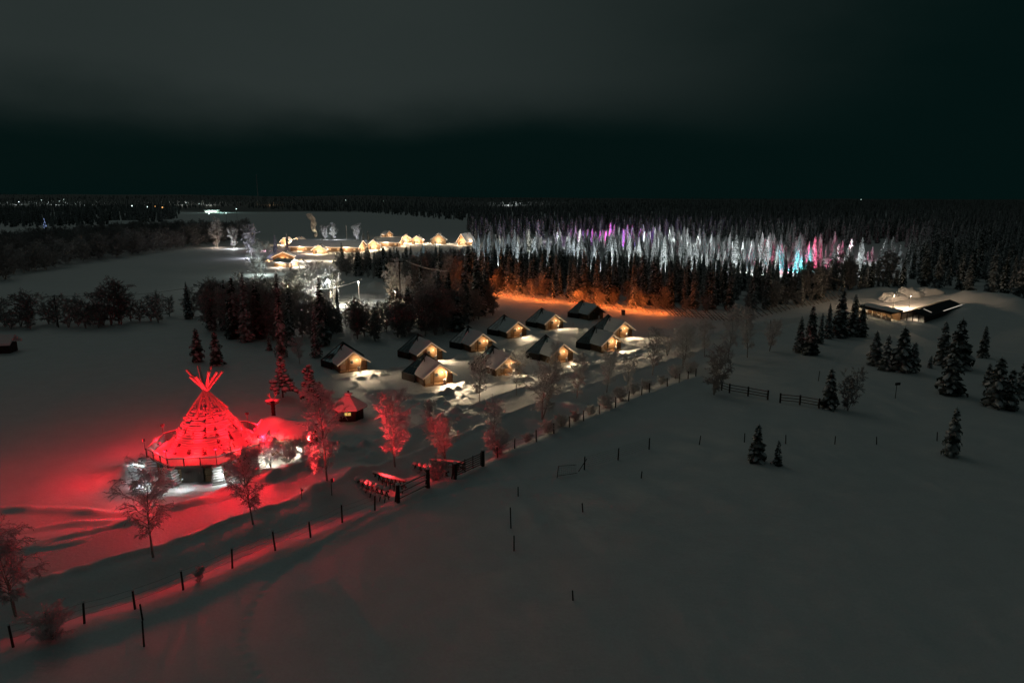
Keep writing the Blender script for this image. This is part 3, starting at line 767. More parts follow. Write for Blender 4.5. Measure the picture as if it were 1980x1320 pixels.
    MB().box((-4.9, 7.3, 1.0), (5.2, 5.6, 2.0)).build('annex_wall', 'log', t)
    ax = MB().prism([(-7.9, 4.0, 2.1), (-7.9, 10.6, 2.1), (-4.9, 10.6, 3.0), (-4.9, 4.0, 3.0)], (0, 0, 0.16)).prism([(-4.9, 4.0, 3.0), (-4.9, 10.6, 3.0), (-1.9, 10.6, 2.1), (-1.9, 4.0, 2.1)], (0, 0, 0.16))
    a_ = ax.build('annex_roof', 'dark_wood', t)
    V = []; NX, NY = 26, 26
    for i in range(NX):
        for j in range(NY):
            x = -8.0 + 6.2 * i / (NX - 1); y = 3.9 + 6.8 * j / (NY - 1); e = min(i, NX - 1 - i, j, NY - 1 - j)
            z = 3.18 - abs(x + 4.9) * 0.30 + (0.38 if e > 0 else 0.0) * (1 if e > 1 else .8) + 0.06 * math.sin(x * 2 + y)
            z += 0.55 * math.exp(-((x + 5.2) ** 2 + (y - 5.6) ** 2) / 3.0)
            V.append((x, y, z))
    Q = [(i * NY + j, (i + 1) * NY + j, (i + 1) * NY + j + 1, i * NY + j + 1) for i in range(NX - 1) for j in range(NY - 1)]
    put('snow', mesh_np('snow', V, [np.array(Q)], 'snow', smooth=True), a_)
    MB().bar((-1.75, 4.1, 2.16), (-1.75, 10.5, 2.16), 0.12, 0.2).build('annex_fascia', 'pale_wood', t)
    MB().bar((-2.0, 3.6, 1.6), (-0.6, 3.2, 3.7), 0.16, 0.2).build('horn_beam', 'frosted_wood', t)
    MB().bar((-4.3, -4.6, 2.6), (-5.2, -5.4, 3.9), 0.16, 0.2).build('horn_beam', 'frosted_wood', t)
    # red floods: eight on the eave lighting the cone, eight on the railing lighting the yard
    for k in range(8):
        a = rot + 2 * math.pi * (k + 0.5) / 8
        p = (5.65 * math.cos(a), 5.65 * math.sin(a), 2.62); q = (2.0 * math.cos(a), 2.0 * math.sin(a), 6.0)
        fl = MB().box(p, (0.22, 0.34, 0.22), a).build('floodlight', 'metal', t)
        MB().box((p[0] - 0.13 * math.cos(a), p[1] - 0.13 * math.sin(a), p[2] + 0.05), (0.03, 0.28, 0.16), a).build('lens', 'hot_lens' if k in (front, (front + 1) % 8, (front + 2) % 8) else 'red_lens', fl)
        lamp('cone_flood', (p[0] + 0.05 * math.cos(a), p[1] + 0.05 * math.sin(a), p[2] + 0.85), 370, (1.0, 0.005, 0.014), 0.10, t)
        lamp('apex_spot', (p[0] * 1.1, p[1] * 1.1, p[2] + 0.6), 2900, (1.0, 0.006, 0.014), 0.10, t, R(52), (0, 0, 8.0), 0.8)
        a = rot + 2 * math.pi * k / 8
        if math.sin(a) > 0.35 and math.cos(a) < 0.1: continue
        p = (6.62 * math.cos(a), 6.62 * math.sin(a), 4.0); aa = a - (0.25 if math.sin(a) > .8 else 0); q = (16 * math.cos(aa), 16 * math.sin(aa), 5.2)
        fl = MB().box(p, (0.24, 0.34, 0.24), a).beam((p[0], p[1], 2.9), (p[0], p[1], 3.9), .04, n=6).build('floodlight', 'metal', t)
        MB().box((p[0] + 0.135 * math.cos(a), p[1] + 0.135 * math.sin(a), p[2]), (0.03, 0.28, 0.18), a).build('lens', 'red_lens', fl)
        lamp('yard_flood', (p[0] + 0.25 * math.cos(a), p[1] + 0.25 * math.sin(a), p[2]), ((8000 if math.sin(a) > 0.8 else 3200) if math.sin(a) > 0.25 else 4000) if math.cos(a) > -0.2 else (2600 if math.sin(a) < 0 else 1300), RED, 0.12, t, R(138), q, 1.0)
    lamp('annex_fill', (0.6, 5.0, 4.3), 1500, RED, 0.12, t, R(100), (-4.8, 7.6, 3.3), 0.9)  # bare red spot added to brighten the annex roof
    # white lamps under the eave
    for (x, y, z, pw, cl) in ((5.95, -4.1, 1.25, 120, (0.85, 1.0, 1.0)), (6.75, -0.2, 1.0, 90, (0.9, 1.0, 0.98)), (5.7, 3.6, 1.3, 150, (0.95, 1.0, 0.95)), (1.6, 6.9, 1.5, 420, (1.0, 0.93, 0.75)), (-0.9, 9.2, 1.5, 520, (1.0, 0.90, 0.66)), (1.6, -7.2, 1.0, 170, (0.8, 0.97, 1.0))):
        f = MB().box((x, y, z), (0.16, 0.16, 0.14)).build('wall_lamp', 'metal', t)
        lamp('eave_light', (x * 1.07, y * 1.07, z - 0.10), pw * 0.6, cl, 0.08, f)
    return t
restaurant()

# ------------------------------------------------------------------ the glass-peaked cabins
def make_cabin():
    t = thing('glass_cabin', '', 'cabin')
    HW, ES = 2.5, 0.72
    zr = lambda x: 3.42 - ES * abs(x)
    # log side walls and back wall of the wooden half
    for s in (-1, 1):
        w = MB()
        for j in range(8): w.beam((s * HW, 0.05, 0.10 + 0.21 * j), (s * HW, 3.6, 0.10 + 0.21 * j), 0.115, n=6)
        w.build('side_wall', 'log', t)
    # recessed front wall of upright boards
    fw = MB(); nb = 25
    for j in range(nb):
        x = -HW + 2 * HW * (j + 0.5) / nb; top = zr(x) - 0.05
        fw.box((x, 0.92, top / 2), (2 * HW / nb * 0.93, 0.06 + 0.015 * (j % 2), top))
    fw.build('front_wall', 'plank', t)
    MB().prism([(-HW, 1.02, 0), (HW, 1.02, 0), (HW, 1.02, 1.5), (0, 1.02, 3.3), (-HW, 1.02, 1.5)], (0, 0.05, 0)).build('inner_wall', 'dark_wood', t)
    # right-hand screen of the porch and posts
    sc = MB()
    for j in range(5): sc.box((1.55 + 0.2 * j, 0.0, 0.95), (0.17, 0.06, 1.9 - 0.14 * j))
    sc.build('porch_screen', 'plank', t)
    for x in (-2.42, -0.85, 1.45):
        MB().box((x, 0.0, zr(x) / 2), (0.12, 0.12, zr(x))).build('porch_post', 'log', t)
    d = MB().box((-1.55, 0.87, 0.98), (0.9, 0.06, 1.9)).build('door', 'pale_wood', t); MB().box((-1.22, 0.82, 1.0), (0.04, 0.05, 0.22)).build('handle', 'metal', d)
    wd = MB().box((0.1, 0.86, 1.45), (0.7, 0.06, 0.7)).build('window', 'pale_wood', t); MB().box((0.1, 0.82, 1.45), (0.56, 0.03, 0.56)).build('pane', 'roof_felt', wd)
    MB().box((0, 0.3, 0.06), (5.0, 1.5, 0.10)).build('porch_floor', 'plank', t)
    for x, y in ((1.7, 0.45), (0.9, -0.35)):
        MB().beam((x, y, 0.1), (x, y, 0.62), 0.2, 0.24, 8).blob((x, y, 0.68), (0.27, 0.27, 0.16), 3).build('porch_stool', 'snow', t)
    # wooden roof, deeper at the ridge, butting into the glass
    for s in (-1, 1):
        rf = MB(); E_ = 3.0
        zt = lambda x: 3.52 - ES * x
        poly = [(0, -0.62, zt(0)), (s * E_, -0.62, zt(E_)), (s * E_, 3.05, zt(E_)), (0, 5.0, zt(0))]
        r_ = rf.prism(poly, (0, 0, 0.12)).build('roof_slope', 'dark_wood', t)
        V = []; NX, NY = 12, 14; rk = random.Random(5)
        for i in range(NX):
            for j in range(NY):
                f = i / (NX - 1); x = f * (E_ + 0.04); y1 = 5.0 - 1.95 * f; y = -0.68 + (y1 + 0.66) * j / (NY - 1)
                e = min(NX - 1 - i, j); z = zt(x) + 0.125 + (0.24 if e >= 1 else 0.0) * (1 if e >= 2 else 0.85) + rk.uniform(-.012, .012)
                V.append((s * x, y, z))
        Q = [(i * NY + j, (i + 1) * NY + j, (i + 1) * NY + j + 1, i * NY + j + 1) for i in range(NX - 1) for j in range(NY - 1)]
        put('snow', mesh_np('snow', V, [np.array(Q)], 'snow', smooth=True), r_)
        MB().bar((0, -0.70, zt(0) + 0.03), (s * E_, -0.70, zt(E_) + 0.03), 00.07, 0.22).build('bargeboard', 'pale_wood', t)
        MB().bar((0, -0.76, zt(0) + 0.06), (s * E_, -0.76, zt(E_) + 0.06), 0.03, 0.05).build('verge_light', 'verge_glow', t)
    ch = MB().beam((-0.9, 3.7, 2.9), (-0.9, 3.7, 4.15), 0.1, n=8).beam((-0.9, 3.7, 4.15), (-0.9, 3.7, 4.25), 0.17, n=8).build('flue', 'metal', t)
    # glass half: a pyramid of panes on a low wall
    A = Vector((0, 5.6, 4.3)); B = [Vector(p) for p in ((-3.0, 2.85, 1.2), (-4.0, 6.3, 1.2), (4.0, 6.3, 1.2), (3.0, 2.85, 1.2))]
    for i, (p, q) in enumerate(((B[0], B[1]), (B[1], B[2]), (B[2], B[3]))):
        w = MB()
        for j in range(6): w.beam(Vector((p.x, p.y, 0.10 + 0.2 * j)), Vector((q.x, q.y, 0.10 + 0.2 * j)), 0.10, n=6)
        w.build('low_wall', 'dark_wood', t)
    fr = MB()
    for p in B: fr.bar(A, p, 0.12, 0.12)
    for p, q in ((B[0], B[1]), (B[1], B[2]), (B[2], B[3])): fr.bar(p, q, 0.14, 0.14)
    gr = fr.build('glass_roof', 'frame_dark', t)
    def face(p, q, rows):
        nrm = (q - p).cross(A - p).normalized()
        for r in range(rows):
            f0, f1 = r / rows, (r + 1) / rows           # from the peak down
            a0, b0 = A.lerp(p, f0), A.lerp(q, f0); a1, b1 = A.lerp(p, f1), A.lerp(q, f1); n = r + 1
            for k in range(n):
                t0 = [a0.lerp(b0, k / n), a0.lerp(b0, (k + 1) / n)] if r else [A]
                t1 = [a1.lerp(b1, (k + 1) / n), a1.lerp(b1, k / n)]
                poly = t0 + t1; c = sum(poly, Vector()) / len(poly); poly = [c + (v - c) * 0.96 for v in poly]
                MB().prism(poly, nrm * 0.02).build('pane', 'glass', gr)
                if k: m0 = a0.lerp(b0, k / n); m1 = a1.lerp(b1, k / n); bars.bar(m0, m1, 0.05, 0.07)
            if r < rows - 1: bars.bar(a1, b1, 0.05, 0.07)
    bars = MB()
    face(B[0], B[1], 3); face(B[1], B[2], 2); face(B[2], B[3], 3)
    # the leaning front triangle above the wooden roof
    for s in (-1, 1):
        p = Vector((s * 0.95, 4.45, 3.0)); MB().prism([A - Vector((0, 0.0, 0.05)), p, Vector((0, 5.0, 3.63))], (0, 0.02, 0)).build('pane', 'glass', gr)
    bars.bar(A, Vector((0, 4.95, 3.6)), 0.06, 0.06); bars.build('glazing_bar', 'frame_dark', gr)
    MB().box((0, 4.7, 0.25), (5.2, 2.6, 0.08)).build('floor', 'plank', t)
    bd = MB().box((-0.6, 5.1, 0.45), (1.9, 2.0, 0.35)).build('bed', 'plank', t); MB().box((-0.6, 5.0, 0.70), (1.85, 1.9, 0.16)).build('duvet', 'snow', bd)
    # lamp on the porch wall
    pl = MB().box((0.95, 0.80, 1.85), (0.16, 0.12, 0.26)).build('porch_lamp', 'metal', t)
    MB().blob((0.95, 0.66, 1.82), (0.07, 0.07, 0.10), 1, 8, 5, 0).build('bulb', 'warm_bulb', pl)
    return t
CAB_LABEL = ['glass-peaked log cabin standing apart at the left end, red glow on its snowy roof',
    'glass-peaked cabin directly behind the nearest bright-lamped cabin', 'nearest glass-peaked cabin with bright porch lamp facing the churned snow',
    'glass-peaked cabin half hidden behind the roof of the cabin beside frosted birches, with orange porch', 'glass-peaked cabin second from the far end of the back row near dark thicket',
    'glass-peaked cabin in the back row just below the orange light string', 'unlit dark cabin farthest back, glass peak against the orange lights',
    'glass-peaked cabin at the right end of the back row with pale lit gable', 'glass-peaked cabin in front of the right-end cabin, birch before its gable',
    'glass-peaked cabin in mid group with thin sapling rising before its roof', 'glass-peaked cabin with birch in front of its porch, middle of front row']
CAB_POW = [650, 520, 1150, 430, 430, 430, 0, 620, 620, 480, 620]
CAB_IN = [14, 40, 14, 8, 10, 60, 40, 20, 24, 20, 44]
def place_cabins():
    proto = make_cabin()
    for i, (x, y) in enumerate(CAB_W):
        c = proto if i == 0 else copy_tree(proto)
        c.location = (x, y, -0.02); c.rotation_euler = (0, 0, CAB_ROT + R((0, 1, -1, 1.5, 0, -1, 2, -2, 1, 0, 0)[i]))
        tag(c, CAB_LABEL[i], 'cabin', 'glass-peaked cabins')
    bpy.context.view_layer.update()
    cabs = [o for o in COL.objects if o.get('group') == 'glass-peaked cabins']
    for i, c in enumerate(cabs):
        if CAB_POW[i]:
            lamp('porch_light', (0.95, 0.30, 1.80), CAB_POW[i] * 0.26, (1.0, 0.66, 0.36), 0.07, c)
            lamp('porch_spot', (0.95, 0.20, 1.86), CAB_POW[i] * (5.5 if i == 2 else 3.8), (1.0, 0.75, 0.47), 0.14, c, R(128), (3.4, -8.0, 0.3), 1.0)
        else:
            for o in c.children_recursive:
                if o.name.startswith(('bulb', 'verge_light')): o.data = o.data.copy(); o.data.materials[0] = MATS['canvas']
        if CAB_IN[i]: lamp('room_light', (1.6, 5.2, 0.8), CAB_IN[i], (1.0, 0.62, 0.28), 0.15, c)
place_cabins()

# ------------------------------------------------------------------ grill hut, carved post, timber racks, gates, fences
def grill_hut():
    x, y = G(676, 808); t = thing('grill_hut', 'small hexagonal grill hut with red-lit snowy roof and yellow window', 'hut', (x, y, hz(x, y) - 0.05), R(-90 + 8))
    n = 6; P = lambda r, k, z: Vector((r * math.cos(2 * math.pi * (k + .5) / n), r * math.sin(2 * math.pi * (k + .5) / n), z))
    for k in range(n):
        w = MB()
        for j in range(9): w.beam(P(1.85, k, 0.1 + 0.2 * j), P(1.85, k + 1, 0.1 + 0.2 * j), 0.11, n=6)
        w.build('wall', 'dark_wood', t)
        r_ = MB().prism([P(2.45, k, 1.62), P(2.45, k + 1, 1.62), P(0.42, k + 1, 3.05), P(0.42, k, 3.05)], (0, 0, 0.1)).build('roof_panel', 'roof_felt', t)
        a, b, c, d = P(2.5, k, 1.70), P(2.5, k + 1, 1.70), P(0.4, k + 1, 3.17), P(0.4, k, 3.17)
        MB().prism([a, b, c, d], (0, 0, 0.24)).build('snow', 'snow', r_)
    MB().beam((0, 0, 2.9), (0, 0, 3.5), 0.38, n=8).build('smoke_vent', 'dark_wood', t)
    MB().blob((0, 0, 3.62), (0.62, 0.62, 0.2), 2, 10, 5, 0.08).build('vent_snow', 'snow', t, True)
    MB().beam((0, 0, 3.6), (0, 0, 4.05), 0.14, n=8).build('flue', 'metal', t)
    wd = MB().box((1.72, -0.05, 1.22), (0.07, 0.95, 0.55)).build('window', 'dark_wood', t)
    for i in (-1, 1): MB().box((1.77, -0.05 + i * 0.22, 1.22), (0.03, 0.38, 0.42)).build('pane', 'yellow_glow', wd)
    MB().box((0.85, 1.5, 0.95), (0.9, 0.08, 1.6), R(120)).build('door', 'dark_wood', t)
grill_hut()
def carved_post():
    x, y = G(531, 828); t = thing('carved_post', 'tall carved log post with snow-capped arms and antlers behind the restaurant', 'post', (x, y, hz(x, y) - .1), 0.2)
    b = MB()
    for j in range(9): b.beam((0, 0, 0.45 * j), (0, 0, 0.45 * j + 0.38), 0.24, 0.28, 8).beam((0, 0, 0.45 * j + .38), (0, 0, 0.45 * j + .45), 0.2, 0.2, 8)
    b.build('post', 'dark_wood', t)
    MB().bar((-0.85, 0, 3.95), (0.85, 0, 3.95), 0.25, 0.16).bar((-0.75, 0, 3.75), (0, 0, 3.5), 0.12, 0.12).bar((0.75, 0, 3.75), (0, 0, 3.5), 0.12, 0.12).build('arm', 'grey_wood', t)
    for s in (-1, 0, 1): MB().blob((s * 0.55, 0, 4.15 + (0.1 if s == 0 else 0)), (0.42, 0.34, 0.24), s + 5, 9, 6, 0.15).build('snow_cap', 'snow', t, True)
    for s in (-1, 1): MB().beam((s * 0.1, 0, 4.2), (s * 0.38, 0, 4.75), 0.06, 0.05, 5).beam((s * 0.38, 0, 4.75), (s * 0.28, 0, 5.2), 0.05, 0.03, 5).beam((s * 0.38, 0, 4.75), (s * 0.62, 0, 5.0), 0.05, 0.03, 5).build('antler', 'frosted_wood', t)
carved_post()
def rack(a, b, label, lumpy, hgt_=1.15, n=9):
    (x0, y0), (x1, y1) = G(*a), G(*b); z = hz((x0 + x1) / 2, (y0 + y1) / 2); L_ = math.hypot(x1 - x0, y1 - y0)
    t = thing('timber_rack', label, 'rack', ((x0 + x1) / 2, (y0 + y1) / 2, z - 0.05), math.atan2(y1 - y0, x1 - x0), 'snowy timber racks by the gates')
    MB().beam((-L_ / 2, 0, hgt_), (L_ / 2, 0, hgt_), 0.10, n=7).build('top_pole', 'grey_wood', t)
    MB().beam((-L_ / 2, 0.1, 0.55), (L_ / 2, 0.1, 0.55), 0.07, n=6).build('lower_pole', 'grey_wood', t)
    rk = random.Random(int(a[0]))
    for k in range(n):
        x = -L_ / 2 + L_ * (k + 0.5) / n
        MB().beam((x - 0.1, 0.42, 0), (x + 0.12, -0.12, hgt_ + 0.1), 0.055, n=5).build('stake', 'dark_wood', t)
        MB().beam((x + 0.1, -0.42, 0), (x - 0.08, 0.12, hgt_ + 0.1), 0.055, n=5).build('stake', 'dark_wood', t)
        if lumpy: MB().blob((x, 0, hgt_ + 0.2), (0.30, 0.34, 0.24), k, 8, 5, 0.25).build('snow_cap', 'snow', t, True)
        if lumpy: MB().blob((x + rk.uniform(-.1, .1), -0.35, 0.62), (0.2, 0.22, 0.17), k + 9, 7, 4, 0.3).build('snow_lump', 'snow', t, True)
    if not lumpy: MB().blob((0, 0, hgt_ + 0.17), (L_ / 2 * 1.12, 0.24, 0.17), 4, 14, 5, 0.08).build('snow_cap', 'snow', t, True)
rack((688, 937), (752, 960), 'timber rack heaped with round snow lumps, nearest the road fence', True, 1.2, 7)
rack((722, 925), (785, 942), 'timber rack with smooth snow on its top pole beside the lumpy rack', False, 1.2, 8)
rack((798, 902), (868, 917), 'timber rack with snow lumps behind the middle gate post', True, 1.1, 7)
rack((832, 893), (900, 900), 'long snow-capped timber rail farthest from the gate', False, 1.1, 7)
def gate_post(px, py, hh, label):
    x, y = G(px, py); t = thing('gate_post', label, 'post', (x, y, hz(x, y) - .1), RND.uniform(0, 1), 'thick gate posts')
    MB().beam((0, 0, -.1), (0, 0, hh), 0.2, 0.19, 8).build('post', 'dark_wood', t)
    MB().beam((-0.25, 0.3, 0.0), (-0.1, 0.1, hh * 0.7), 0.08, n=6).build('brace', 'dark_wood', t)
    MB().blob((0, 0, hh + 0.06), (0.25, 0.25, 0.15), 3, 8, 5, 0.1).build('snow_cap', 'snow', t, True)
gate_post(770, 974, 2.0, 'thick dark gate post nearest the camera, rails on its right')
gate_post(828, 947, 2.2, 'thick snow-capped gate post between the pole rails and the racks')
gate_post(880, 930, 1.9, 'thick dark post at the hinge end of the barred gate')
gate_post(934, 905, 2.0, 'thick dark post at the far end of the barred gate')
def gate(a, b, label, nr, brace, name):
    (x0, y0), (x1, y1) = G(*a), G(*b); L_ = math.hypot(x1 - x0, y1 - y0) - 0.5; z0, z1 = hz(x0, y0), hz(x1, y1)
    t = thing(name, label, 'gate', ((x0 + x1) / 2, (y0 + y1) / 2, (z0 + z1) / 2), math.atan2(y1 - y0, x1 - x0))
    sl = (z1 - z0) / 2
    for k in range(nr):
        z = 0.35 + k * (1.25 / max(1, nr - 1))
        MB().beam((-L_ / 2, 0, z - sl), (L_ / 2, 0, z + sl), 0.06, n=6).build('bar', 'grey_wood', t)
        if not brace: MB().bar((-L_ / 2, 0, z - sl + 0.08), (L_ / 2, 0, z + sl + 0.08), 0.10, 0.06).build('snow', 'snow', t)
    if brace:
        for f in (-0.48, -0.16, 0.16, 0.48): MB().bar((L_ * f, 0.05, 0.2), (L_ * f, 0.05, 1.75), 0.08, 0.06).build('upright', 'dark_wood', t)
        MB().bar((-L_ * .48, -.05, 1.6), (-L_ * .16, -.05, .35), 0.08, 0.06).build('diagonal_brace', 'dark_wood', t)
gate((770, 974), (828, 947), 'snow-topped pole rails closing the gap between two thick posts', 3, False, 'pole_rails')
gate((880, 930), (934, 905), 'dark wooden field gate with bars and diagonal brace', 6, True, 'field_gate')
def post_mesh(h, r): return MB().beam((0, 0, -0.3), (0, 0, h), r, r * 0.85, 7).mesh('post', 'dark_wood')
POST = post_mesh(1.6, 0.085)
CAP = MB().blob((0, 0, 1.62), (.13, .13, .10), 2, 8, 4, .12).mesh('snow_cap', 'snow', True)
def wire_fence(pts, label, ph, wires=True, net=False):
    W_ = [G(*p) for p in pts]; x0, y0 = W_[0]; t = thing('wire_fence', label, 'fence', (x0, y0, 0)); rk = random.Random(len(pts)); w = MB()
    tops = []
    for x, y in W_:
        z = hz(x, y); o = put('post', POST, t, (x - x0, y - y0, z), rk.uniform(0, 3), (1, 1, ph / 1.6 * rk.uniform(.92, 1.08))); put('snow_cap', CAP, o); o.rotation_euler = (rk.uniform(-.06, .06), rk.uniform(-.06, .06), 0); tops.append((x - x0, y - y0, z))
    for a, b in zip(tops[:-1], tops[1:]):
        for f in ((0.92, 0.66, 0.4) if not net else (0.95, 0.8, 0.65, 0.5, 0.35, 0.2)):
            m = ((a[0] + b[0]) / 2, (a[1] + b[1]) / 2, (a[2] + b[2]) / 2 + ph * f - 0.06)
            w.beam((a[0], a[1], a[2] + ph * f), m, 0.011, n=3, cap=False).beam(m, (b[0], b[1], b[2] + ph * f), 0.011, n=3, cap=False)
    w.build('wire', 'pipe', t)
    return t
wire_fence(FENCE[1:11], 'wire fence of dark posts on the red-lit berm below the road', 1.75)
wire_fence(FENCE[15:], 'wire fence of many dark posts beside the road climbing past the birches', 1.5)
wire_fence([(1130, 905), (1195, 888), (1255, 868)], 'short wire fence of three posts alone in the open field', 1.6, net=True)
def netted_gate():
    x, y = G(1090, 918); t = thing('netted_gate', 'low leaning wire gate frame beside the three-post fence', 'gate', (x, y, hz(x, y)), 0.35)
    MB().bar((-0.8, 0, 0), (-0.55, 0.2, 1.3), .07, .07).bar((-0.55, .2, 1.3), (1.6, .3, 1.1), .05, .05).bar((-0.75, 0, .25), (1.7, 0.1, .2), .05, .05).build('frame', 'grey_wood', t)
    w = MB()
    for k in range(9): w.beam((-.5 + .25 * k, .1, .25), (-.4 + .25 * k, .2, 1.2), .008, n=3)
    for k in range(4): w.beam((-.7, .1, .4 + .22 * k), (1.6, .2, .4 + .2 * k), .008, n=3)
    w.build('wire_mesh', 'pipe', t)
    MB().bar((1.9, .2, .3), (3.1, .6, 1.5), .06, .06).build('prop', 'dark_wood', t)
netted_gate()
LONE = [((988, 1017), 2.1, 'tall dark stake in the field, upper of the two in line'), ((994, 1060), 1.4, 'shorter dark stake right below the taller one in the field'), ((1002, 955), 1.0, 'short stake with red side light just above the tall stake'),
        ((1127, 987), 0.9, 'thin short stake alone in mid field'), ((1240, 922), 0.8, 'thin stake below the three-post fence'), ((1108, 1158), 0.8, 'thin stake alone low in the open field'), ((1352, 862), 1.2, 'single stake right of the three-post fence'),
        ((1439, 858), 1.2, 'stake just left of the larger field spruce'), ((1519, 860), 1.2, 'stake just right of the small field spruce'), ((1614, 860), 1.1, 'stake in the row right of the field spruces, third along'), ((1695, 858), 1.0, 'stake at the right end of the row in the field'),
        ((1582, 738), 1.7, 'leaning stake above the pair of bushes with rail fence'), ((278, 1245), 1.9, 'dark leaning stake near the bottom left, lower one'), ((276, 1200), 1.3, 'dark leaning stake near the bottom left, upper one'),
        ((1812, 850), 1.2, 'stake by the spruce at far right'), ((1490, 640), 2.0, 'leaning stake near the road beside frosted trees')]
for (p, hh, lab) in LONE:
    x, y = G(*p); o = put('stake', POST, None, (x, y, hz(x, y)), 0, (0.8, 0.8, hh / 1.6)); o.rotation_euler = (RND.uniform(-.08, .08), RND.uniform(-.1, .1), 0); tag(o, lab, 'stake', 'stakes in the snow field')
def rail_fence(pts, label):
    W_ = [G(*p) for p in pts]; x0, y0 = W_[0]; t = thing('rail_fence', label, 'fence', (x0, y0, 0)); L3 = [(x - x0, y - y0, hz(x, y)) for x, y in W_]
    for p in L3: MB().bar((p[0], p[1], p[2] - .2), (p[0], p[1], p[2] + 1.5), .2, .2, (0, 1, 0)).build('post', 'dark_wood', t)
    for a, b in zip(L3[:-1], L3[1:]):
        for h_ in (0.45, 0.85, 1.3): MB().bar((a[0], a[1], a[2] + h_), (b[0], b[1], b[2] + h_), .06, .12).build('rail', 'grey_wood', t)
        MB().bar((a[0], a[1], a[2] + 1.4), (b[0], b[1], b[2] + 1.4), .12, .07).build('snow', 'snow', t)
rail_fence([(1395, 757), (1410, 762), (1446, 768), (1484, 775)], 'low rail fence section beside the dark bushy tree')
rail_fence([(1508, 781), (1546, 785), (1583, 791)], 'low rail fence section running into the pair of trees')
def field_sign():
    x, y = G(1731, 770); t = thing('field_sign', 'small dark sign on a slim post in the right field', 'sign', (x, y, hz(x, y)), 0.2)
    MB().beam((0, 0, -.2), (0, 0, 2.1), .05, n=6).build('post', 'dark_wood', t)
    MB().box((0.15, 0, 2.3), (0.9, .06, .42)).build('board', 'dark_wood', t); MB().box((0.15, 0, 2.55), (0.92, .14, .08)).build('snow', 'snow', t)
field_sign()

# ------------------------------------------------------------------ orange lights and the leaning pole fence
ORANGE = (1.0, 0.19, 0.03)
OR_A = [(898, 556), (925, 566), (960, 573), (1010, 581), (1075, 588)]; OR_B = [(1098, 588), (1150, 595), (1200, 602), (1245, 606), (1290, 609)]
def light_string(px, label, power):
    pts = GP(px, 10); x0, y0 = pts[0]; t = thing('light_string', label, 'lights', (x0, y0, 0)); c = MB(); b = MB(); rk = random.Random(3); acc = 0; prev = None; nxt = 3.0
    for i, (x, y) in enumerate(pts):
        z = hz(x, y); p = Vector((x - x0, y - y0, z + 0.42))
        if prev is not None:
            l = (p - prev).length; c.beam(prev, p, 0.02, n=4, cap=False); n = max(1, int(l / 0.42))
            for k in range(n):
                q = prev.lerp(p, (k + rk.random()) / n); b.blob(q + Vector((0, rk.uniform(-.6, .6), rk.uniform(-0.35, 0.5))), (.08, .08, .08), k, 5, 3, 0)
            acc += l
            while acc > nxt:
                lamp('string_light', (p.x, p.y + 3.4, z + 2.6), power, ORANGE, 0.3, t); nxt += 5.5
        prev = p
    c.build('cable', 'metal', t); tag(b.build('bulb', 'orange_bulb', t), kind='stuff')
light_string(OR_A, 'string of glowing orange lights along the snow, left stretch behind back row cabins', 650)
light_string(OR_B, 'string of glowing orange lights along the snow, right stretch past the dark cabin', 650)
def leaning_fence(px, label, n, mat, hgt_=2.5, lean=-2.8):
    pts = GP(px, 12); x0, y0 = pts[0]; t = thing('leaning_pole_fence', label, 'fence', (x0, y0, 0)); rk = random.Random(n)
    d = np.hypot(np.diff([p[0] for p in pts]), np.diff([p[1] for p in pts])); cum = np.concatenate([[0], np.cumsum(d)])
    base = MB().beam((0, 0, -.1), (lean, 0, hgt_), .10, .07, 5).mesh('pole', mat)
    for k in range(n):
        s = cum[-1] * (k + .5) / n; i = min(np.searchsorted(cum, s) - 1, len(pts) - 2); i = max(i, 0); f = (s - cum[i]) / d[i]
        x = pts[i][0] + (pts[i + 1][0] - pts[i][0]) * f; y = pts[i][1] + (pts[i + 1][1] - pts[i][1]) * f; q = rk.uniform(.75, 1.25)
        put('pole', base, t, (x - x0, y - y0, hz(x, y)), rk.uniform(-.25, .25), (q, 1, q * rk.uniform(.8, 1.1)))
    for z in (0.5, 1.0):
        r = MB()
        for a, b in zip(pts[:-1], pts[1:]): r.beam((a[0] - x0, a[1] - y0, hz(*a) + z), (b[0] - x0, b[1] - y0, hz(*b) + z), .045, n=4, cap=False)
        r.build('rail', mat, t)
leaning_fence([(958, 570), (1010, 578), (1078, 585)], 'leaning pole fence lit orange at the left stretch of glowing lights', 14, 'frosted_wood')
leaning_fence([(1098, 585), (1170, 595), (1290, 606)], 'leaning pole fence lit orange at the right stretch of glowing lights', 22, 'frosted_wood')
leaning_fence([(1296, 608), (1360, 616), (1410, 620), (1470, 613)], 'dark leaning pole fence continuing right of the orange lights', 26, 'grey_wood')
leaning_fence([(1472, 612), (1540, 596), (1600, 582), (1640, 572)], 'dark pole fence rising toward the farm sheds', 22, 'grey_wood')
def barrel():
    x, y = G(1205, 608); t = thing('bin', 'dark round bin standing in the snow by the orange lights', 'bin', (x, y, hz(x, y)))
    MB().beam((0, 0, -.1), (0, 0, 1.35), .48, .52, 12).build('body', 'metal', t); MB().blob((0, 0, 1.42), (.55, .55, .16), 2, 12, 5, .1).build('snow_cap', 'snow', t, True)
barrel()
def marker():
    x, y = G(1108, 630); t = thing('snow_lantern', 'tiny white lit snow pillar in front of the back row cabins', 'lantern', (x, y, hz(x, y)))
    MB().beam((0, 0, 0), (0, 0, .8), .22, .12, 8).build('body', 'snow', t)
marker()

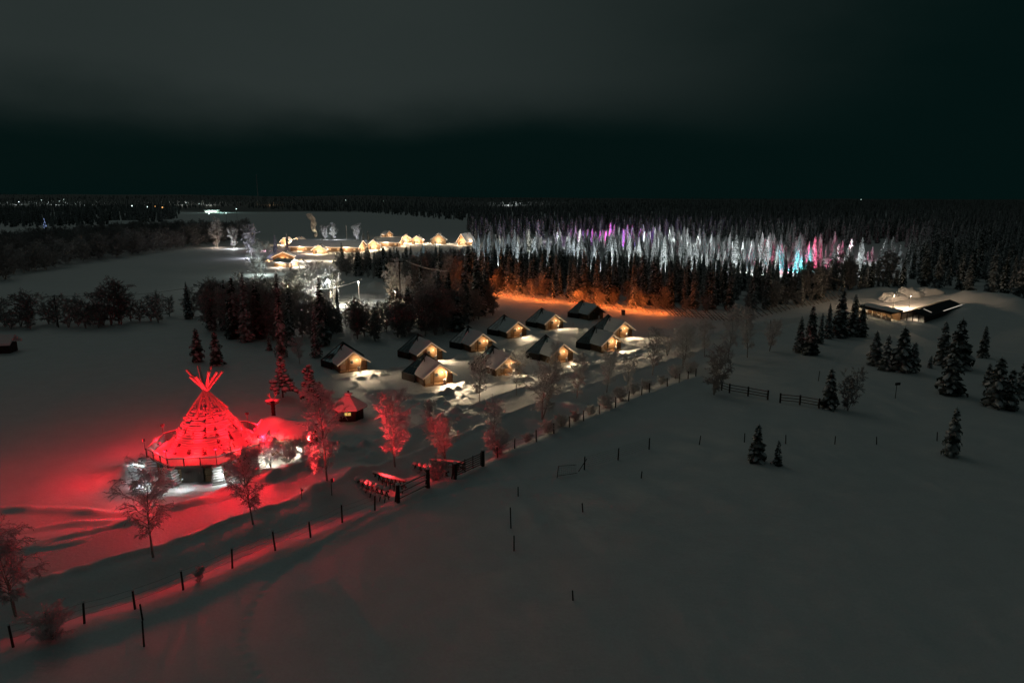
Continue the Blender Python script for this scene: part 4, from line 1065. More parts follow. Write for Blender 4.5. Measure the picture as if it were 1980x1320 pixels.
# ------------------------------------------------------------------ farm sheds on the right
def long_shed():
    x, y = G(1764, 622); x2, y2 = G(1833, 599)
    ang = math.atan2(y2 - y, x2 - x); L_ = math.hypot(x2 - x, y2 - y)
    t = thing('long_shed', 'low shed with dark pitched roof and slatted end wall beside the lit farm yard', 'shed', (x, y, 0), ang)
    HW, EV, RG = 2.6, 1.7, 2.7       # local x along the ridge
    for s_ in (-1, 1):
        r_ = MB().prism([(-.5, 0, RG), (L_ + .5, 0, RG), (L_ + .5, s_ * (HW + .6), EV - .15), (-.5, s_ * (HW + .6), EV - .15)], (0, 0, .14)).build('roof_slope', 'roof_felt', t)
        if s_ < 0:  # glowing bars stand in for light showing at the roof gaps
            MB().bar((L_ * .45, -HW - .5, EV + .06), (L_ * 1.0, -HW - .5, EV + .06), .25, .08).build('lit_gap', 'white_strip', r_)
            MB().bar((L_ * .20, -.5, RG + .02), (L_ * .20, -HW + .2, EV + .32), .25, .06).build('lit_gap', 'white_strip', r_)
        MB().box((L_ / 2, s_ * HW, EV / 2), (L_, .12, EV)).build('side_wall', 'dark_wood', t)
    MB().box((L_, 0, EV / 2), (.12, 2 * HW, EV)).build('end_wall', 'dark_wood', t)
    for k in range(6): MB().box((0, 0, .2 + .3 * k), (.08, 2 * HW, .15)).build('slat', 'pale_wood', t)
    for k in range(5): MB().box((0.02, -HW + k * HW / 2, 1.05), (.16, .16, 2.1 + (.5 if k == 2 else 0))).build('post', 'dark_wood', t)
    lamp('shed_lamp', (2.0, 0, 1.5), 260, (1.0, 0.78, 0.52), .15, t)
    return t
long_shed()
def snow_heap(px, py, r, h_, seed, label):
    x, y = G(px, py); n, m = 30, 12; V = []; 
    for j in range(m):
        f = j / (m - 1); rr = r[0] * math.cos(f * math.pi / 2) ** 0.6
        for k in range(n):
            a = 2 * math.pi * k / n; q = 1 + 0.6 * float(fbm(np.array([math.cos(a) * 2.2 + seed * 7]), np.array([math.sin(a) * 1.6 + f * 2]), 4, seed)[0])
            V.append((rr * q * math.cos(a), rr * r[1] / r[0] * q * math.sin(a), -0.4 + (h_ + .4) * math.sin(f * math.pi / 2) * (1 + 0.7 * float(fbm(np.array([math.cos(a) * 3 * (1 - f) + seed]), np.array([math.sin(a) * 3 * (1 - f)]), 3, seed + 9)[0]))))
    Q = [(j * n + k, j * n + (k + 1) % n, (j + 1) * n + (k + 1) % n, (j + 1) * n + k) for j in range(m - 1) for k in range(n)]
    tag(put('snow_heap', mesh_np('snow_heap', V, [np.array(Q)], 'snow'), None, (x, y, hz(x, y))), label, 'snow heap', 'ploughed snow heaps')
snow_heap(1727, 584, (3.6, 2.4), 1.9, 1, 'lumpy lit snow heap at the left behind the farm yard')
snow_heap(1755, 581, (4.2, 2.4), 2.1, 2, 'lumpy lit snow heap in the middle behind the farm yard')
snow_heap(1787, 579, (5.0, 2.6), 2.3, 3, 'lumpy lit snow heap behind the dark shed roof')
def stall_shed():
    x, y = G(1660, 607); x2, y2 = G(1722, 622); ang = math.atan2(y2 - y, x2 - x); L_ = math.hypot(x2 - x, y2 - y)
    t = thing('stall_shed', 'narrow open-fronted shed with a row of lit stalls and snowy roof', 'shed', (x, y, 0), ang)
    r_ = MB().prism([(-.4, -.7, 1.9), (L_ + .4, -.7, 1.9), (L_ + .4, 2.9, 2.6), (-.4, 2.9, 2.6)], (0, 0, .12)).build('roof', 'dark_wood', t)
    MB().prism([(-.35, 0.6, 2.3), (L_ + .35, 0.6, 2.3), (L_ + .35, 2.8, 2.72), (-.35, 2.8, 2.72)], (0, 0, .2)).build('snow', 'snow', r_)
    MB().box((L_ / 2, 2.7, 1.2), (L_, .12, 2.4)).build('back_wall', 'plank', t)
    for k in range(8): MB().box((L_ * k / 7, 0, 1.05), (.16, .16, 1.9)).build('post', 'pale_wood', t)
    for k in range(7): MB().box((L_ * (k + .5) / 7, 0, .5), (L_ / 7 - .5, .1, .9)).build('stall_front', 'pale_wood', t)
    for k in range(3): lamp('stall_lamp', (L_ * (k + .5) / 3, 0.8, 1.6), 90, (1.0, .72, .42), .1, t)
stall_shed()
for p, h_, pw in (((1726, 600), 4.0, 3600), ((1758, 596), 3.6, 2000)):
    x, y = G(*p); t = thing('yard_lamp', 'slim yard lamp pole in the lit farm yard between the sheds', 'lamp post', (x, y, hz(x, y)), 0, 'farm yard lamp poles')
    MB().beam((0, 0, 0), (0, 0, h_), .07, .05, 6).build('pole', 'metal', t); MB().box((0, -.25, h_), (.3, .5, .12)).build('lamp_head', 'metal', t)
    lamp('yard_light', (0, -.3, h_ - .2), pw, (1.0, .68, .42), .15, t)
x, y = G(1698, 556)
for k in range(3):
    xx = x + 1.3 * k; t = thing('tall_stake', 'tall pale stake standing behind the farm yard snow heap', 'stake', (xx, y, hz(xx, y)), 0, 'tall stakes behind the farm yard'); MB().beam((0, 0, 0), (.2 * k, 0, 5.5 - k), .12, .06, 6).build('pole', 'frosted_wood', t)

# ------------------------------------------------------------------ the lit village
WARM = (1.0, 0.70, 0.44)
def house(px, py, w, l, hw, rise, rz, label, strip='warm_strip', wall='plank', pw=1500, col=WARM, front=True, dormers=(), snow=.35, lit=2, eaves=True, name='log_house', chim=True):
    if l < 30: w, l, hw, rise = w * .76, l * .76, hw * .85, rise * .78
    x, y = G(px, py); t = thing(name, label, 'house', (x, y, hz(x, y) - .1), rz)
    W2 = w / 2; pk = hw + rise
    for s in (-1, 1): MB().box((s * W2, l / 2, hw / 2), (.2, l, hw)).build('side_wall', wall, t)
    for yy in (0, l): MB().prism([(-W2, yy, 0), (W2, yy, 0), (W2, yy, hw), (0, yy, pk), (-W2, yy, hw)], (0, .2 if yy == 0 else -.2, 0)).build('gable_wall', wall, t)
    e = .8; sl = rise / W2
    for s in (-1, 1):
        r_ = MB().prism([(0, -.9, pk), (s * (W2 + e), -.9, hw - sl * e), (s * (W2 + e), l + .9, hw - sl * e), (0, l + .9, pk)], (0, 0, .15)).build('roof_slope', 'dark_wood', t)
        MB().prism([(0, -.95, pk + .16), (s * (W2 + e + .05), -.95, hw - sl * e + .16), (s * (W2 + e + .05), l + .95, hw - sl * e + .16), (0, l + .95, pk + .16)], (0, 0, snow)).build('snow', 'snow', r_)
        MB().bar((0, -1.02, pk), (s * (W2 + e), -1.02, hw - sl * e), .08, .12).build('gable_light', strip, t)
        if eaves: MB().bar((s * (W2 + e + .05), -.8, hw - sl * e - .05), (s * (W2 + e + .05), l + .8, hw - sl * e - .05), .08, .09).build('eave_light', strip, t)
    MB().box((-W2 * .45, -.04, 1.0), (1.0, .1, 2.0)).build('door', 'dark_wood', t)
    for k in range(lit):
        wd = MB().box((W2 * (-.1 + .5 * k), -.05, 1.5), (1.2, .1, 1.1)).build('window', 'pale_wood', t); MB().box((W2 * (-.1 + .5 * k), -.11, 1.5), (1.0, .04, .9)).build('pane', 'window_glow', wd)
    for k in range(max(1, int(l / 5))):
        for s in (-1, 1):
            wd = MB().box((s * (W2 + .12), 2 + 5 * k, 1.5), (.1, 1.3, 1.1)).build('window', 'pale_wood', t); MB().box((s * (W2 + .19), 2 + 5 * k, 1.5), (.04, 1.1, .9)).build('pane', 'window_glow', wd)
    if chim: MB().box((W2 * .3, l * .6, pk), (.7, .7, 1.6)).build('chimney', 'stone', t)
    for (f, s) in dormers:
        yy = l * f; d = MB().prism([(s * (W2 - .6), yy - 2, hw - .2), (s * (W2 - .6), yy + 2, hw - .2), (s * (W2 - .6), yy + 2, hw + .8), (s * (W2 - .6), yy, hw + 2.6), (s * (W2 - .6), yy - 2, hw + .8)], (s * 1.8, 0, 0)).build('dormer', wall, t)
        for q in (-1, 1):
            MB().prism([(s * -.2, yy, hw + 2.8), (s * (W2 + 1.6), yy, hw + 2.8), (s * (W2 + 1.6), yy + q * 2.6, hw + .5), (s * -.2, yy + q * 2.6, hw + .5)], (0, 0, .35)).build('dormer_roof', 'snow', d)
            MB().bar((s * (W2 + 1.65), yy, hw + 2.75), (s * (W2 + 1.65), yy + q * 2.6, hw + .45), .1, .2).build('dormer_light', strip, d)
        lamp('dormer_lamp', (s * (W2 + 3), yy, hw + 1.5), pw * .6, col, .2, t)
    if pw:
        lamp('house_lamp', (0, -2.2, hw * .85), pw, col, .2, t)
        for s in (-1, 1):
            for k in range(max(1, int(l / 12))): lamp('side_lamp', (s * (W2 + 2.0), l * (k + .5) / max(1, int(l / 12)), hw * .8), pw * .45, col, .2, t)
    return t
house(548, 505, 12.5, 8, 2.6, 2.8, R(14), 'wide dark-gabled house nearest the meadow at the village edge', wall='log', pw=900, col=(1, .55, .25), eaves=False)
house(568, 517, 7, 12, 2.4, 1.4, R(62), 'low annex with brightly lit snowy roof below the wide dark gable', pw=2600, col=(1, .84, .66), strip='pale_wood', eaves=False)
house(551, 474, 6.5, 7, 3, 2.8, R(-12), 'small lit cabin behind the purple-frosted fir at the village left', pw=2000)
house(575, 473, 6.5, 8, 3, 2.4, R(-15), 'small lit cabin second from left at the back of the village', pw=2000)
house(700, 486, 11, 42, 3.0, 3.0, R(78), 'very long snowy-roofed lodge with two lit dormers in the village', pw=2600, dormers=((.30, 1), (.72, 1)), lit=3)
house(617, 491, 9, 7, 3, 3, R(6), 'small house with bright barred front before the long lodge', pw=2600, lit=3)
house(722, 482, 10, 10, 3.2, 3.4, R(12), 'lodge end house with a lit gable right of the long lodge', pw=2600)
house(775, 476, 11, 22, 3.2, 2.6, R(80), 'low long house with bright eave lights behind dark spruces', pw=2400)
house(785, 470, 9, 10, 3.6, 3.4, R(8), 'gabled house with warm outlined roof, left of the twin gables', pw=2600)
house(806, 472, 9, 10, 3.4, 3.0, R(0), 'gabled house with warm outlined roof, right of the twin gables', pw=2600)
house(848, 472, 12, 12, 3.6, 5.0, R(4), 'tall pale gabled house standing apart right of the twin gables', pw=1800, col=(1, .85, .6), strip='pale_wood')
house(893, 474, 8, 14, 3.6, 5.4, R(-25), 'steep narrow gabled house at the right end of the village', pw=2400)
house(752, 458, 8, 8, 2.4, 2.8, R(40), 'squat dark hut behind the low long house', pw=600, strip='pale_wood', eaves=False)
def far_barn(px, py, w, l, label, rz, k=1.0):
    x, y = G(px, py); t = thing('barn', label, 'barn', (x, y, hz(x, y)), rz)
    MB().box((0, 0, 2 * k), (w, l, 4 * k)).build('wall', 'dark_wood', t)
    for s in (-1, 1): MB().prism([(-w / 2 - .6, 0, 7 * k), (w / 2 + .6, 0, 7 * k), (w / 2 + .6, s * (l / 2 + .8), 3.8 * k), (-w / 2 - .6, s * (l / 2 + .8), 3.8 * k)], (0, 0, .4)).build('roof_slope', 'snow', t)
far_barn(243, 440, 26, 12, 'long barn with pale snowy roof among the left woods', R(4)); far_barn(333, 438, 13, 9, 'small dark barn at the edge of the left woods', R(-6)); far_barn(344, 436, 9, 8, 'little shed beside the small dark barn', R(10))
far_barn(8, 682, 3.6, 3, 'small snow-roofed shed cut by the left edge', R(10), .45)
def bus_shelter():
    x, y = G(775, 606); t = thing('woodshed', 'small log shed under the bright frosted willow', 'shed', (x, y, hz(x, y)), R(-20))
    MB().box((0, 0, 1.2), (4.2, 3, 2.4)).build('wall', 'plank', t)
    for s in (-1, 1): MB().prism([(-2.6, 0, 3.6), (2.6, 0, 3.6), (2.6, s * 2.2, 2.2), (-2.6, s * 2.2, 2.2)], (0, 0, .4)).build('roof_slope', 'snow', t)
bus_shelter()
def steam():
    x, y = G(611, 478); V = []; n = 10; rows = 14
    for j in range(rows):
        f = j / (rows - 1); r = .8 + 1.5 * f ** .7 * (1 + .3 * math.sin(j * 1.9)); cx = -2.6 * f * f + .6 * math.sin(j * .9)
        for k in range(n): a = 6.283 * k / n; V.append((cx + r * math.cos(a), r * math.sin(a), 14.5 * f))
    V.append((0, 0, 0)); V.append((-2.6, 0, 15)); Q = [(j * n + k, j * n + (k + 1) % n, (j + 1) * n + (k + 1) % n, (j + 1) * n + k) for j in range(rows - 1) for k in range(n)]
    T = [(k, rows * n, (k + 1) % n) for k in range(n)] + [((rows - 1) * n + k, (rows - 1) * n + (k + 1) % n, rows * n + 1) for k in range(n)]
    me = mesh_np('steam', V, [np.array(Q), np.array(T)], 'steam'); tag(put('steam', me, None, (x, y, 6.0)), 'plume of steam rising above the long lodge roof', kind='stuff')
    lamp('chimney_light', (x + 5, y - 4, 8), 2500, (1, .8, .55), .2)
steam()

# ------------------------------------------------------------------ poles, cables, mast, far lights
def power_pole(px, py, top, label, arm=1.6, mat='dark_wood', rz=0.0):
    x, y = G(px, py); h_ = hgt(px, py, top); t = thing('power_pole', label, 'pole', (x, y, hz(x, y)), rz)
    MB().beam((0, 0, -.2), (0, 0, h_), .16, .11, 8).build('pole', mat, t)
    MB().bar((-arm, 0, h_ - .3), (arm, 0, h_ - .3), .14, .14).build('crossarm', mat, t)
    for s in (-.9, 0, .9): MB().beam((s * arm, 0, h_ - .25), (s * arm, 0, h_ + .05), .07, .05, 6).build('insulator', 'pipe', t)
    return (x, y, h_)
PP = [power_pole(113, 632, 570, 'dark power pole among the trees left of the meadow'), power_pole(775, 604, 502, 'power pole with crossarm rising beside the bright frosted willow', 2.4, rz=.1)]
def cable(a, b, sag, label, r=.035, mat='pipe'):
    c = MB(); n = 12; pr = None
    for k in range(n + 1):
        f = k / n; p = Vector(a).lerp(Vector(b), f) - Vector((0, 0, 4 * sag * f * (1 - f))) - Vector(a)
        if pr is not None: c.beam(pr, p, r, n=4, cap=False)
        pr = p
    tag(c.build('power_cable', mat, None, loc=a), label, 'cable')
def at(px, py, Y):
    u = 660 - py; fy = F * CP + u * SP; fz = -F * SP + u * CP; s = Y / fy; return ((px - 990) * s, Y, H + fz * s)
cable((PP[0][0], PP[0][1], PP[0][2] - .2), at(-200, 590, PP[0][1] - 20), 1.0, 'dark cable from the left power pole to the picture edge')
cable((PP[0][0], PP[0][1], PP[0][2] - .2), at(410, 548, 165), 1.2, 'dark cable from the left power pole toward the thicket')
cable(at(410, 548, 165), at(600, 520, 185), 1.0, 'frosty lit cable crossing in front of the village trees', .07, 'frosted_wood')
cable(at(785, 504, PP[1][1]), at(865, 524, 170), .6, 'frosty lit cable sloping right from the power pole', .09, 'frosted_wood')
cable(at(600, 560, 190), at(700, 540, 190), .7, 'frosty lit cable reaching the wooden lamp post', .06, 'frosted_wood')
def mast():
    x, y = G(500, 398); y2 = 2400.0; s = y2 / y; x *= s; y = y2; t = thing('radio_mast', 'tall thin radio mast on the dark horizon', 'mast', (x, y, hz(x, y)))
    top = H + 2400 * (( -F * SP + (660 - 337) * CP) / (F * CP + (660 - 337) * SP)); hh = top - hz(x, y); m = MB()
    for k in range(3):
        a = 2.094 * k; m.beam((1.3 * math.cos(a), 1.3 * math.sin(a), 0), (.7 * math.cos(a), .7 * math.sin(a), hh), .7, .6, 5)
    n = 26
    for j in range(n):
        for k in range(3):
            a, b = 2.094 * k, 2.094 * (k + 1); r0 = 1.3 - .6 * j / n; r1 = 1.3 - .6 * (j + 1) / n
            m.beam((r0 * math.cos(a), r0 * math.sin(a), hh * j / n), (r1 * math.cos(b), r1 * math.sin(b), hh * (j + 1) / n), .14, n=4)
    m.build('lattice', 'frosted_wood', t)
mast()
LAMPS = [((695, 586), 542, 'wooden street lamp post by the snow heap behind the thicket', 2600, (1.0, .93, .74)), ((623, 598), 552, 'street lamp post between the frosted trees left of the snow heap', 4200, (1.0, .95, .84)),
         ((560, 600), 548, 'street lamp post hidden in the thicket with yellow light', 2600, (1.0, .84, .52)), ((765, 610), 560, 'street lamp post at the foot of the frosted willow', 2600, (1.0, .80, .50)),
         ((468, 555), 536, 'street lamp post shining on the meadow edge', 1500, (.95, 1.0, .9)), ((640, 590), 540, 'street lamp post with white light before the lodge trees', 3400, (.95, 1.0, .98))]
for p, top, lab, pw, col in LAMPS:
    x, y = G(*p); h_ = max(4.5, hgt(p[0], p[1], top)); t = thing('street_lamp', lab, 'street lamp', (x, y, hz(x, y)))
    MB().beam((0, 0, -.2), (0, 0, h_), .10, .07, 7).build('pole', 'frosted_wood', t); MB().box((0, -.3, h_), (.5, .9, .22)).build('lamp_head', 'pale_wood', t)
    MB().box((0, -.35, h_ - .13), (.36, .6, .03)).build('lens', 'white_lens', t)
    lamp('street_light', (0, -.4, h_ - .45), pw * .4, col, .2, t)
# lights along the horizon, left
FARL = [(255, 398, 'far_white', 1.0), (285, 400, 'far_white', .8), (300, 399, 'far_orange', .8), (314, 401, 'far_orange', 1.4), (404, 413, 'far_white', 1.2), (437, 412, 'far_white', .9), (457, 404, 'far_white', .8), (80, 387, 'far_white', .8), (115, 389, 'far_white', .7), (123, 386, 'far_white', .6), (668, 387, 'far_white', .8), (742, 389, 'far_white', .6), (1665, 386, 'far_white', .7), (385, 394, 'far_white', .8), (360, 392, 'far_white', .8)]
for i, (px, py, m, sc) in enumerate(FARL):
    Y = 900.0 if py > 396 else 1700.0; X, Y, Z = at(px, py, Y); t = thing('distant_lamp', 'distant %s lamp on the far horizon' % ('white' if m == 'far_white' else 'orange'), 'lamp', (X, Y, hz(X, Y)), 0, 'lamps of far settlements')
    q = Z - hz(X, Y); MB().beam((0, 0, 0), (0, 0, q), .12, n=5).build('pole', 'dark_wood', t); MB().blob((0, 0, q), (.7 * sc, .4, .55 * sc), 1, 8, 5, .1).build('lamp_head', m, t)
def far_plant():
    x, y = G(408, 412); t = thing('lit_station', 'low building with bright white lit front across the far meadow', 'building', (x, y, hz(x, y)), R(5))
    MB().box((0, 6, 2), (26, 10, 4)).build('wall', 'pale_wood', t); MB().box((0, 6, 4.4), (28, 12, .8)).build('roof', 'snow', t)
    for k in range(4): MB().box((-9 + 6 * k, .9, 1.8), (3.4, .2, 1.6)).build('window', 'far_white', t)
    lamp('station_light', (2, -5, 6), 9000, (.7, 1, .92), .5, t); lamp('station_light', (22, -4, 9), 12000, (.55, 1, .85), .5, t)
far_plant()

# red spotlights added on short posts to brighten the roadside birches, hut and racks
for p, z_, lab, heads in (((584, 972), 0.9, 'added short post with red spotlight on the road bank below the tallest red birch', (((634, 948, 5.4), 3200, 62),)),
        ((642, 962), 1.5, 'added short post with red spotlights on the road bank toward the timber racks', (((766, 906, 5.6), 11000, 40), ((864, 884, 4.0), 15000, 24), ((750, 940, 1.2), 2000, 34), ((850, 905, 1.2), 6500, 22))),
        ((600, 890), 1.6, 'added short post with red spotlight between restaurant and grill hut', (((676, 808, 3.0), 8000, 24), ((590, 775, 3.0), 9000, 30)))):
    x, y = G(*p); z = hz(x, y); t = thing('added_red_spot', lab, 'spotlight', (x, y, z))
    MB().beam((0, 0, -.2), (0, 0, z_ + .3), .04, n=6).build('post', 'metal', t)
    for k, (tgt, pw, ang) in enumerate(heads):
        x2, y2 = G(tgt[0], tgt[1]); a = math.atan2(y2 - y, x2 - x); zz = z_ + .22 * (k // 2); c, sn = math.cos(a), math.sin(a)
        hd = MB().box((.14 * c, .14 * sn, zz), (.16, .2, .16), a).build('spot_head', 'metal', t); MB().box((.235 * c, .235 * sn, zz), (.02, .16, .12), a).build('lens', 'red_lens', hd)
        lamp('added_spot', (x + .4 * c, y + .4 * sn, z + zz), pw, (1.0, 0.035, 0.04), .1, None, R(ang), (x2, y2, hz(x2, y2) + tgt[2]), .7)
# ------------------------------------------------------------------ single trees
T = tree_px
T('birch_tree', 'birch', 297, 1080, 925, 'broad frosted birch lit red, in front of the restaurant on the left', var=1, wide=1.0)
T('birch_tree', 'birch', 490, 1015, 872, 'frosted birch with dark trunk directly in front of the restaurant', var=0, wide=.95)
T('birch_tree', 'birch', 634, 948, 780, 'tallest bright red frosted birch right of the restaurant', var=2, wide=.95)
T('birch_tree', 'birch', 30, 1180, 1020, 'dim birch cut by the left edge near the bottom', var=5)
T('birch_tree', 'birch', 764, 906, 765, 'red-lit narrow birch by the roadside near the timber racks', var=4)
T('birch_tree', 'birch', 862, 884, 795, 'round red-lit birch behind the snow-capped timber rail', var=3, wide=1.15)
T('birch_tree', 'birch', 952, 852, 765, 'slender grey birch on the road bank beyond the field gate', var=0, wide=.8)
T('birch_tree', 'birch', 928, 786, 700, 'frosted birch in front of the middle front-row cabin, left one', var=6)
T('birch_tree', 'birch', 998, 768, 690, 'frosted birch with sparkling lit crown before a cabin porch', var=1, wide=.9)
T('birch_tree', 'birch', 1048, 807, 700, 'large dark birch between road and cabins with red snow at its foot', var=3, wide=1.1)
T('birch_tree', 'birch', 1115, 770, 690, 'upright birch above the rounded pink snow heap', var=2)
T('birch_tree', 'birch', 1073, 722, 668, 'thin bare sapling between two cabins of the group', var=4, wide=.7)
T('birch_tree', 'birch', 1173, 757, 680, 'slim birch in front of the cabin with pale lit gable', var=4, wide=.9)
T('birch_tree', 'birch', 1213, 752, 690, 'small drooping birch beside the road fence', var=1, wide=.8)
T('birch_tree', 'birch', 1262, 725, 640, 'thin birch at the right of the cabin group', var=6, wide=.85)
T('birch_tree', 'birch', 1320, 712, 630, 'broad pale birch on the road bank right of the cabins', var=5)
T('birch_tree', 'birch', 1290, 690, 652, 'low frosted willow lit near the last cabin', var=3)
T('birch_tree', 'thick', 1380, 766, 682, 'dark bushy tree at the left end of the low rail fence', var=0, wide=1.0)
T('birch_tree', 'birch', 1362, 690, 625, 'blurred birch on the far side of the road, left of three', var=0, wide=.9)
T('birch_tree', 'birch', 1406, 702, 600, 'tall grey birch by the road, middle of three', var=2, wide=.8)
T('birch_tree', 'birch', 1445, 692, 600, 'tall grey birch by the road, right of three', var=4, wide=.85)
T('birch_tree', 'birch', 1487, 680, 622, 'short birch by the leaning stake and dark spruces', var=3, wide=.9)
T('birch_tree', 'birch', 524, 908, 848, 'small bare tree beside the brightly lit restaurant corner', var=5, wide=1.25)
T('shrub', 'shrub', 560, 898, 862, 'frosted shrub in yellow light right of the restaurant', var=0, cat='shrub')
T('shrub', 'shrub', 583, 890, 862, 'frosted shrub farther from the restaurant in yellow light', var=1, cat='shrub')
T('shrub', 'shrub', 466, 935, 905, 'low frosted bush against the restaurant wall', var=2, cat='shrub')
T('shrub', 'shrub', 608, 912, 885, 'low bush at the foot of the bright red birch', var=2, cat='shrub')
T('shrub', 'shrub', 105, 1240, 1192, 'dark bush on the fence line at the bottom left', var=1, cat='shrub', wide=1.2)
T('shrub', 'shrub', 386, 1130, 1105, 'tiny dark shrub on the red berm between fence posts', var=0, cat='shrub', wide=.6)
T('shrub', 'shrub', 844, 925, 890, 'twiggy bush caught in red light by the gate', var=0, cat='shrub')
T('shrub', 'shrub', 960, 880, 840, 'reddish bare bush on the bank beyond the field gate', var=1, cat='shrub')
T('shrub', 'shrub', 830, 800, 780, 'small bush in the churned snow below the nearest cabin', var=1, cat='shrub')
for i, (px, py) in enumerate([(1020, 855), (1060, 842), (1085, 832), (1112, 820), (1142, 808), (1172, 795), (1200, 782), (1225, 770), (1250, 757), (1280, 748), (1305, 735), (1335, 722)]):
    T('shrub', 'shrub', px, py, py - 14 - (i * 7) % 9, '%s low leafless bush from the left along the roadside wire fence' % ORD[i], 'bushes along the roadside fence', var=i, cat='shrub', wide=1.2)
T('pine_tree', 'pine', 547, 765, 686, 'red-lit snow-laden pine standing left of its pair behind the carved post', var=0)
T('pine_tree', 'pine', 600, 780, 703, 'red-lit snow-laden pine nearest the grill hut', var=1)
T('pine_tree', 'pine', 620, 783, 735, 'smaller red-lit pine leaning against the larger one by the hut', var=2, wide=.9)
T('spruce_tree', 'small', 420, 706, 640, 'deep red spruce beyond the restaurant on the left', var=0)
T('spruce_tree', 'small', 383, 700, 634, 'dim reddish tree beside the deep red spruce', var=3)
T('spruce_tree', 'small', 521, 678, 646, 'small reddish spruce alone on the snow before the thicket', var=1)
T('birch_tree', 'birch', 580, 702, 652, 'dim reddish birch on open snow left of the first cabin', var=0)
T('spruce_tree', 'small', 1462, 895, 822, 'larger of two snowy spruces in the right field', var=2)
T('spruce_tree', 'small', 1502, 902, 854, 'smaller of two snowy spruces in the right field', var=1)
T('spruce_tree', 'small', 1602, 791, 713, 'snowy spruce at the end of the rail fence', var=0)
T('birch_tree', 'thick', 1638, 795, 714, 'dark leafless bush tree right of the rail fence spruce', var=2, wide=.8)
T('spruce_tree', 'small', 1839, 880, 785, 'lone spruce low at the right side of the field', var=3, wide=.85)
for px, py, tp, v, lab in [(1690, 706, 640, 0, 'first spruce of the dark clump left of the sign'), (1712, 715, 648, 1, 'second spruce of the dark clump left of the sign'), (1742, 718, 632, 2, 'tallest spruce of the dark clump left of the sign'), (1764, 720, 662, 3, 'low bushy spruce closing the dark clump'),
    (1820, 705, 622, 1, 'spruce in front of the snow mounds, left of its pair'), (1850, 712, 615, 2, 'spruce in front of the snow mounds, right of its pair'), (1836, 762, 660, 0, 'tall dark spruce below the mound pair'), (1798, 712, 688, 3, 'low dark bush spruce beside the mound pair'),
    (1900, 692, 630, 1, 'dark spruce near the right edge below the mounds'), (1925, 785, 688, 2, 'dark spruce tall near the right edge'), (1948, 790, 712, 0, 'dark spruce second from the right edge'), (1976, 770, 690, 3, 'dark spruce cut by the right edge'), (1910, 745, 700, 3, 'small dark spruce between the right edge trees'),
    (1545, 682, 612, 0, 'dark spruce at the left of the big clump by the farm'), (1566, 686, 590, 1, 'wide dark spruce in the big clump by the farm'), (1600, 655, 585, 2, 'dark spruce behind the wide one in the farm clump'), (1622, 652, 560, 3, 'tall dark spruce of the farm clump'), (1648, 650, 568, 0, 'tall dark spruce nearest the stall shed'), (1665, 652, 588, 1, 'dark spruce in front of the stall shed lights'), (1585, 665, 605, 2, 'low spruce in the middle of the farm clump')]:
    T('spruce_tree', 'small' if py > 700 else 'spruce', px, py, tp, lab, var=v, wide=1.1 if py > 700 else 1.35)
TREE_LIGHT = {420: (1000, (1, .74, .58)), 453: (1900, (.95, 1, 1)), 487: (2200, (.88, .88, 1)), 505: (1500, (.85, 1, .9)), 498: (500, (.85, 1, .9)), 629: (1400, (.92, .97, 1)), 645: (1700, (.92, .97, 1)), 690: (1700, (.95, .97, 1)), 760: (900, (1, .72, .40)), 646: (800, (1, .82, .50)), 600: (900, (1, .95, .84)), 618: (1500, (.97, 1, 1)), 572: (600, (1, .84, .52))}
# lit trees at the meadow's end and round the village
for kind, px, py, tp, lab, w, v in [('thick_lit', 420, 478, 428, 'pale orange frosted tree at the end of the meadow hedge', .8, 0), ('thick_lit', 453, 480, 440, 'bright white frosted tree second from the hedge end', .8, 1), ('thick_lit', 487, 498, 437, 'tall lilac-white frosted tree left of the village', .75, 2), ('thick_lit', 505, 530, 465, 'greenish-lit frosted tree at the meadow corner', .9, 3), ('thick_lit', 498, 555, 492, 'dim frosted tree below the greenish one', .8, 1),
    ('thick_lit', 629, 463, 436, 'small white frosted tree behind the lodge, leftmost of three', .8, 2), ('thick_lit', 645, 463, 434, 'round white frosted tree behind the lodge', 1.0, 0), ('thick_lit', 690, 465, 433, 'white frosted tree behind the lodge right of the flagpole', .8, 3),
    ('thick_lit', 760, 596, 503, 'bright golden frosted willow beside the power pole', .55, 2), ('birch', 786, 592, 535, 'dim frosted tree right of the golden willow', .8, 5), ('thick_lit', 646, 586, 515, 'golden frosted tree beside the white-lit ones', .75, 2), ('thick_lit', 600, 590, 510, 'white-lit frosted tree in the middle thicket', .9, 0), ('thick_lit', 618, 592, 518, 'glaring frosted tree behind the dark spruce', .6, 1), ('thick_lit', 572, 586, 520, 'yellowish frosted tree left of the glaring one', .9, 3)]:
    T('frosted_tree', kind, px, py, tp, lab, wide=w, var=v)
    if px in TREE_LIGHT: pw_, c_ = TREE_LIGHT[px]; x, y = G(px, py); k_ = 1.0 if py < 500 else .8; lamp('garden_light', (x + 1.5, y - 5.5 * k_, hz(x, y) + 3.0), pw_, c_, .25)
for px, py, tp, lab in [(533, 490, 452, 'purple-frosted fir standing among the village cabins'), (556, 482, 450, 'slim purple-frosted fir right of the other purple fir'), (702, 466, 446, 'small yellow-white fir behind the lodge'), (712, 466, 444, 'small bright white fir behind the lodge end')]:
    T('spruce_tree', 'frost', px, py, tp, lab, wide=1.5 if px > 600 else 1.1)
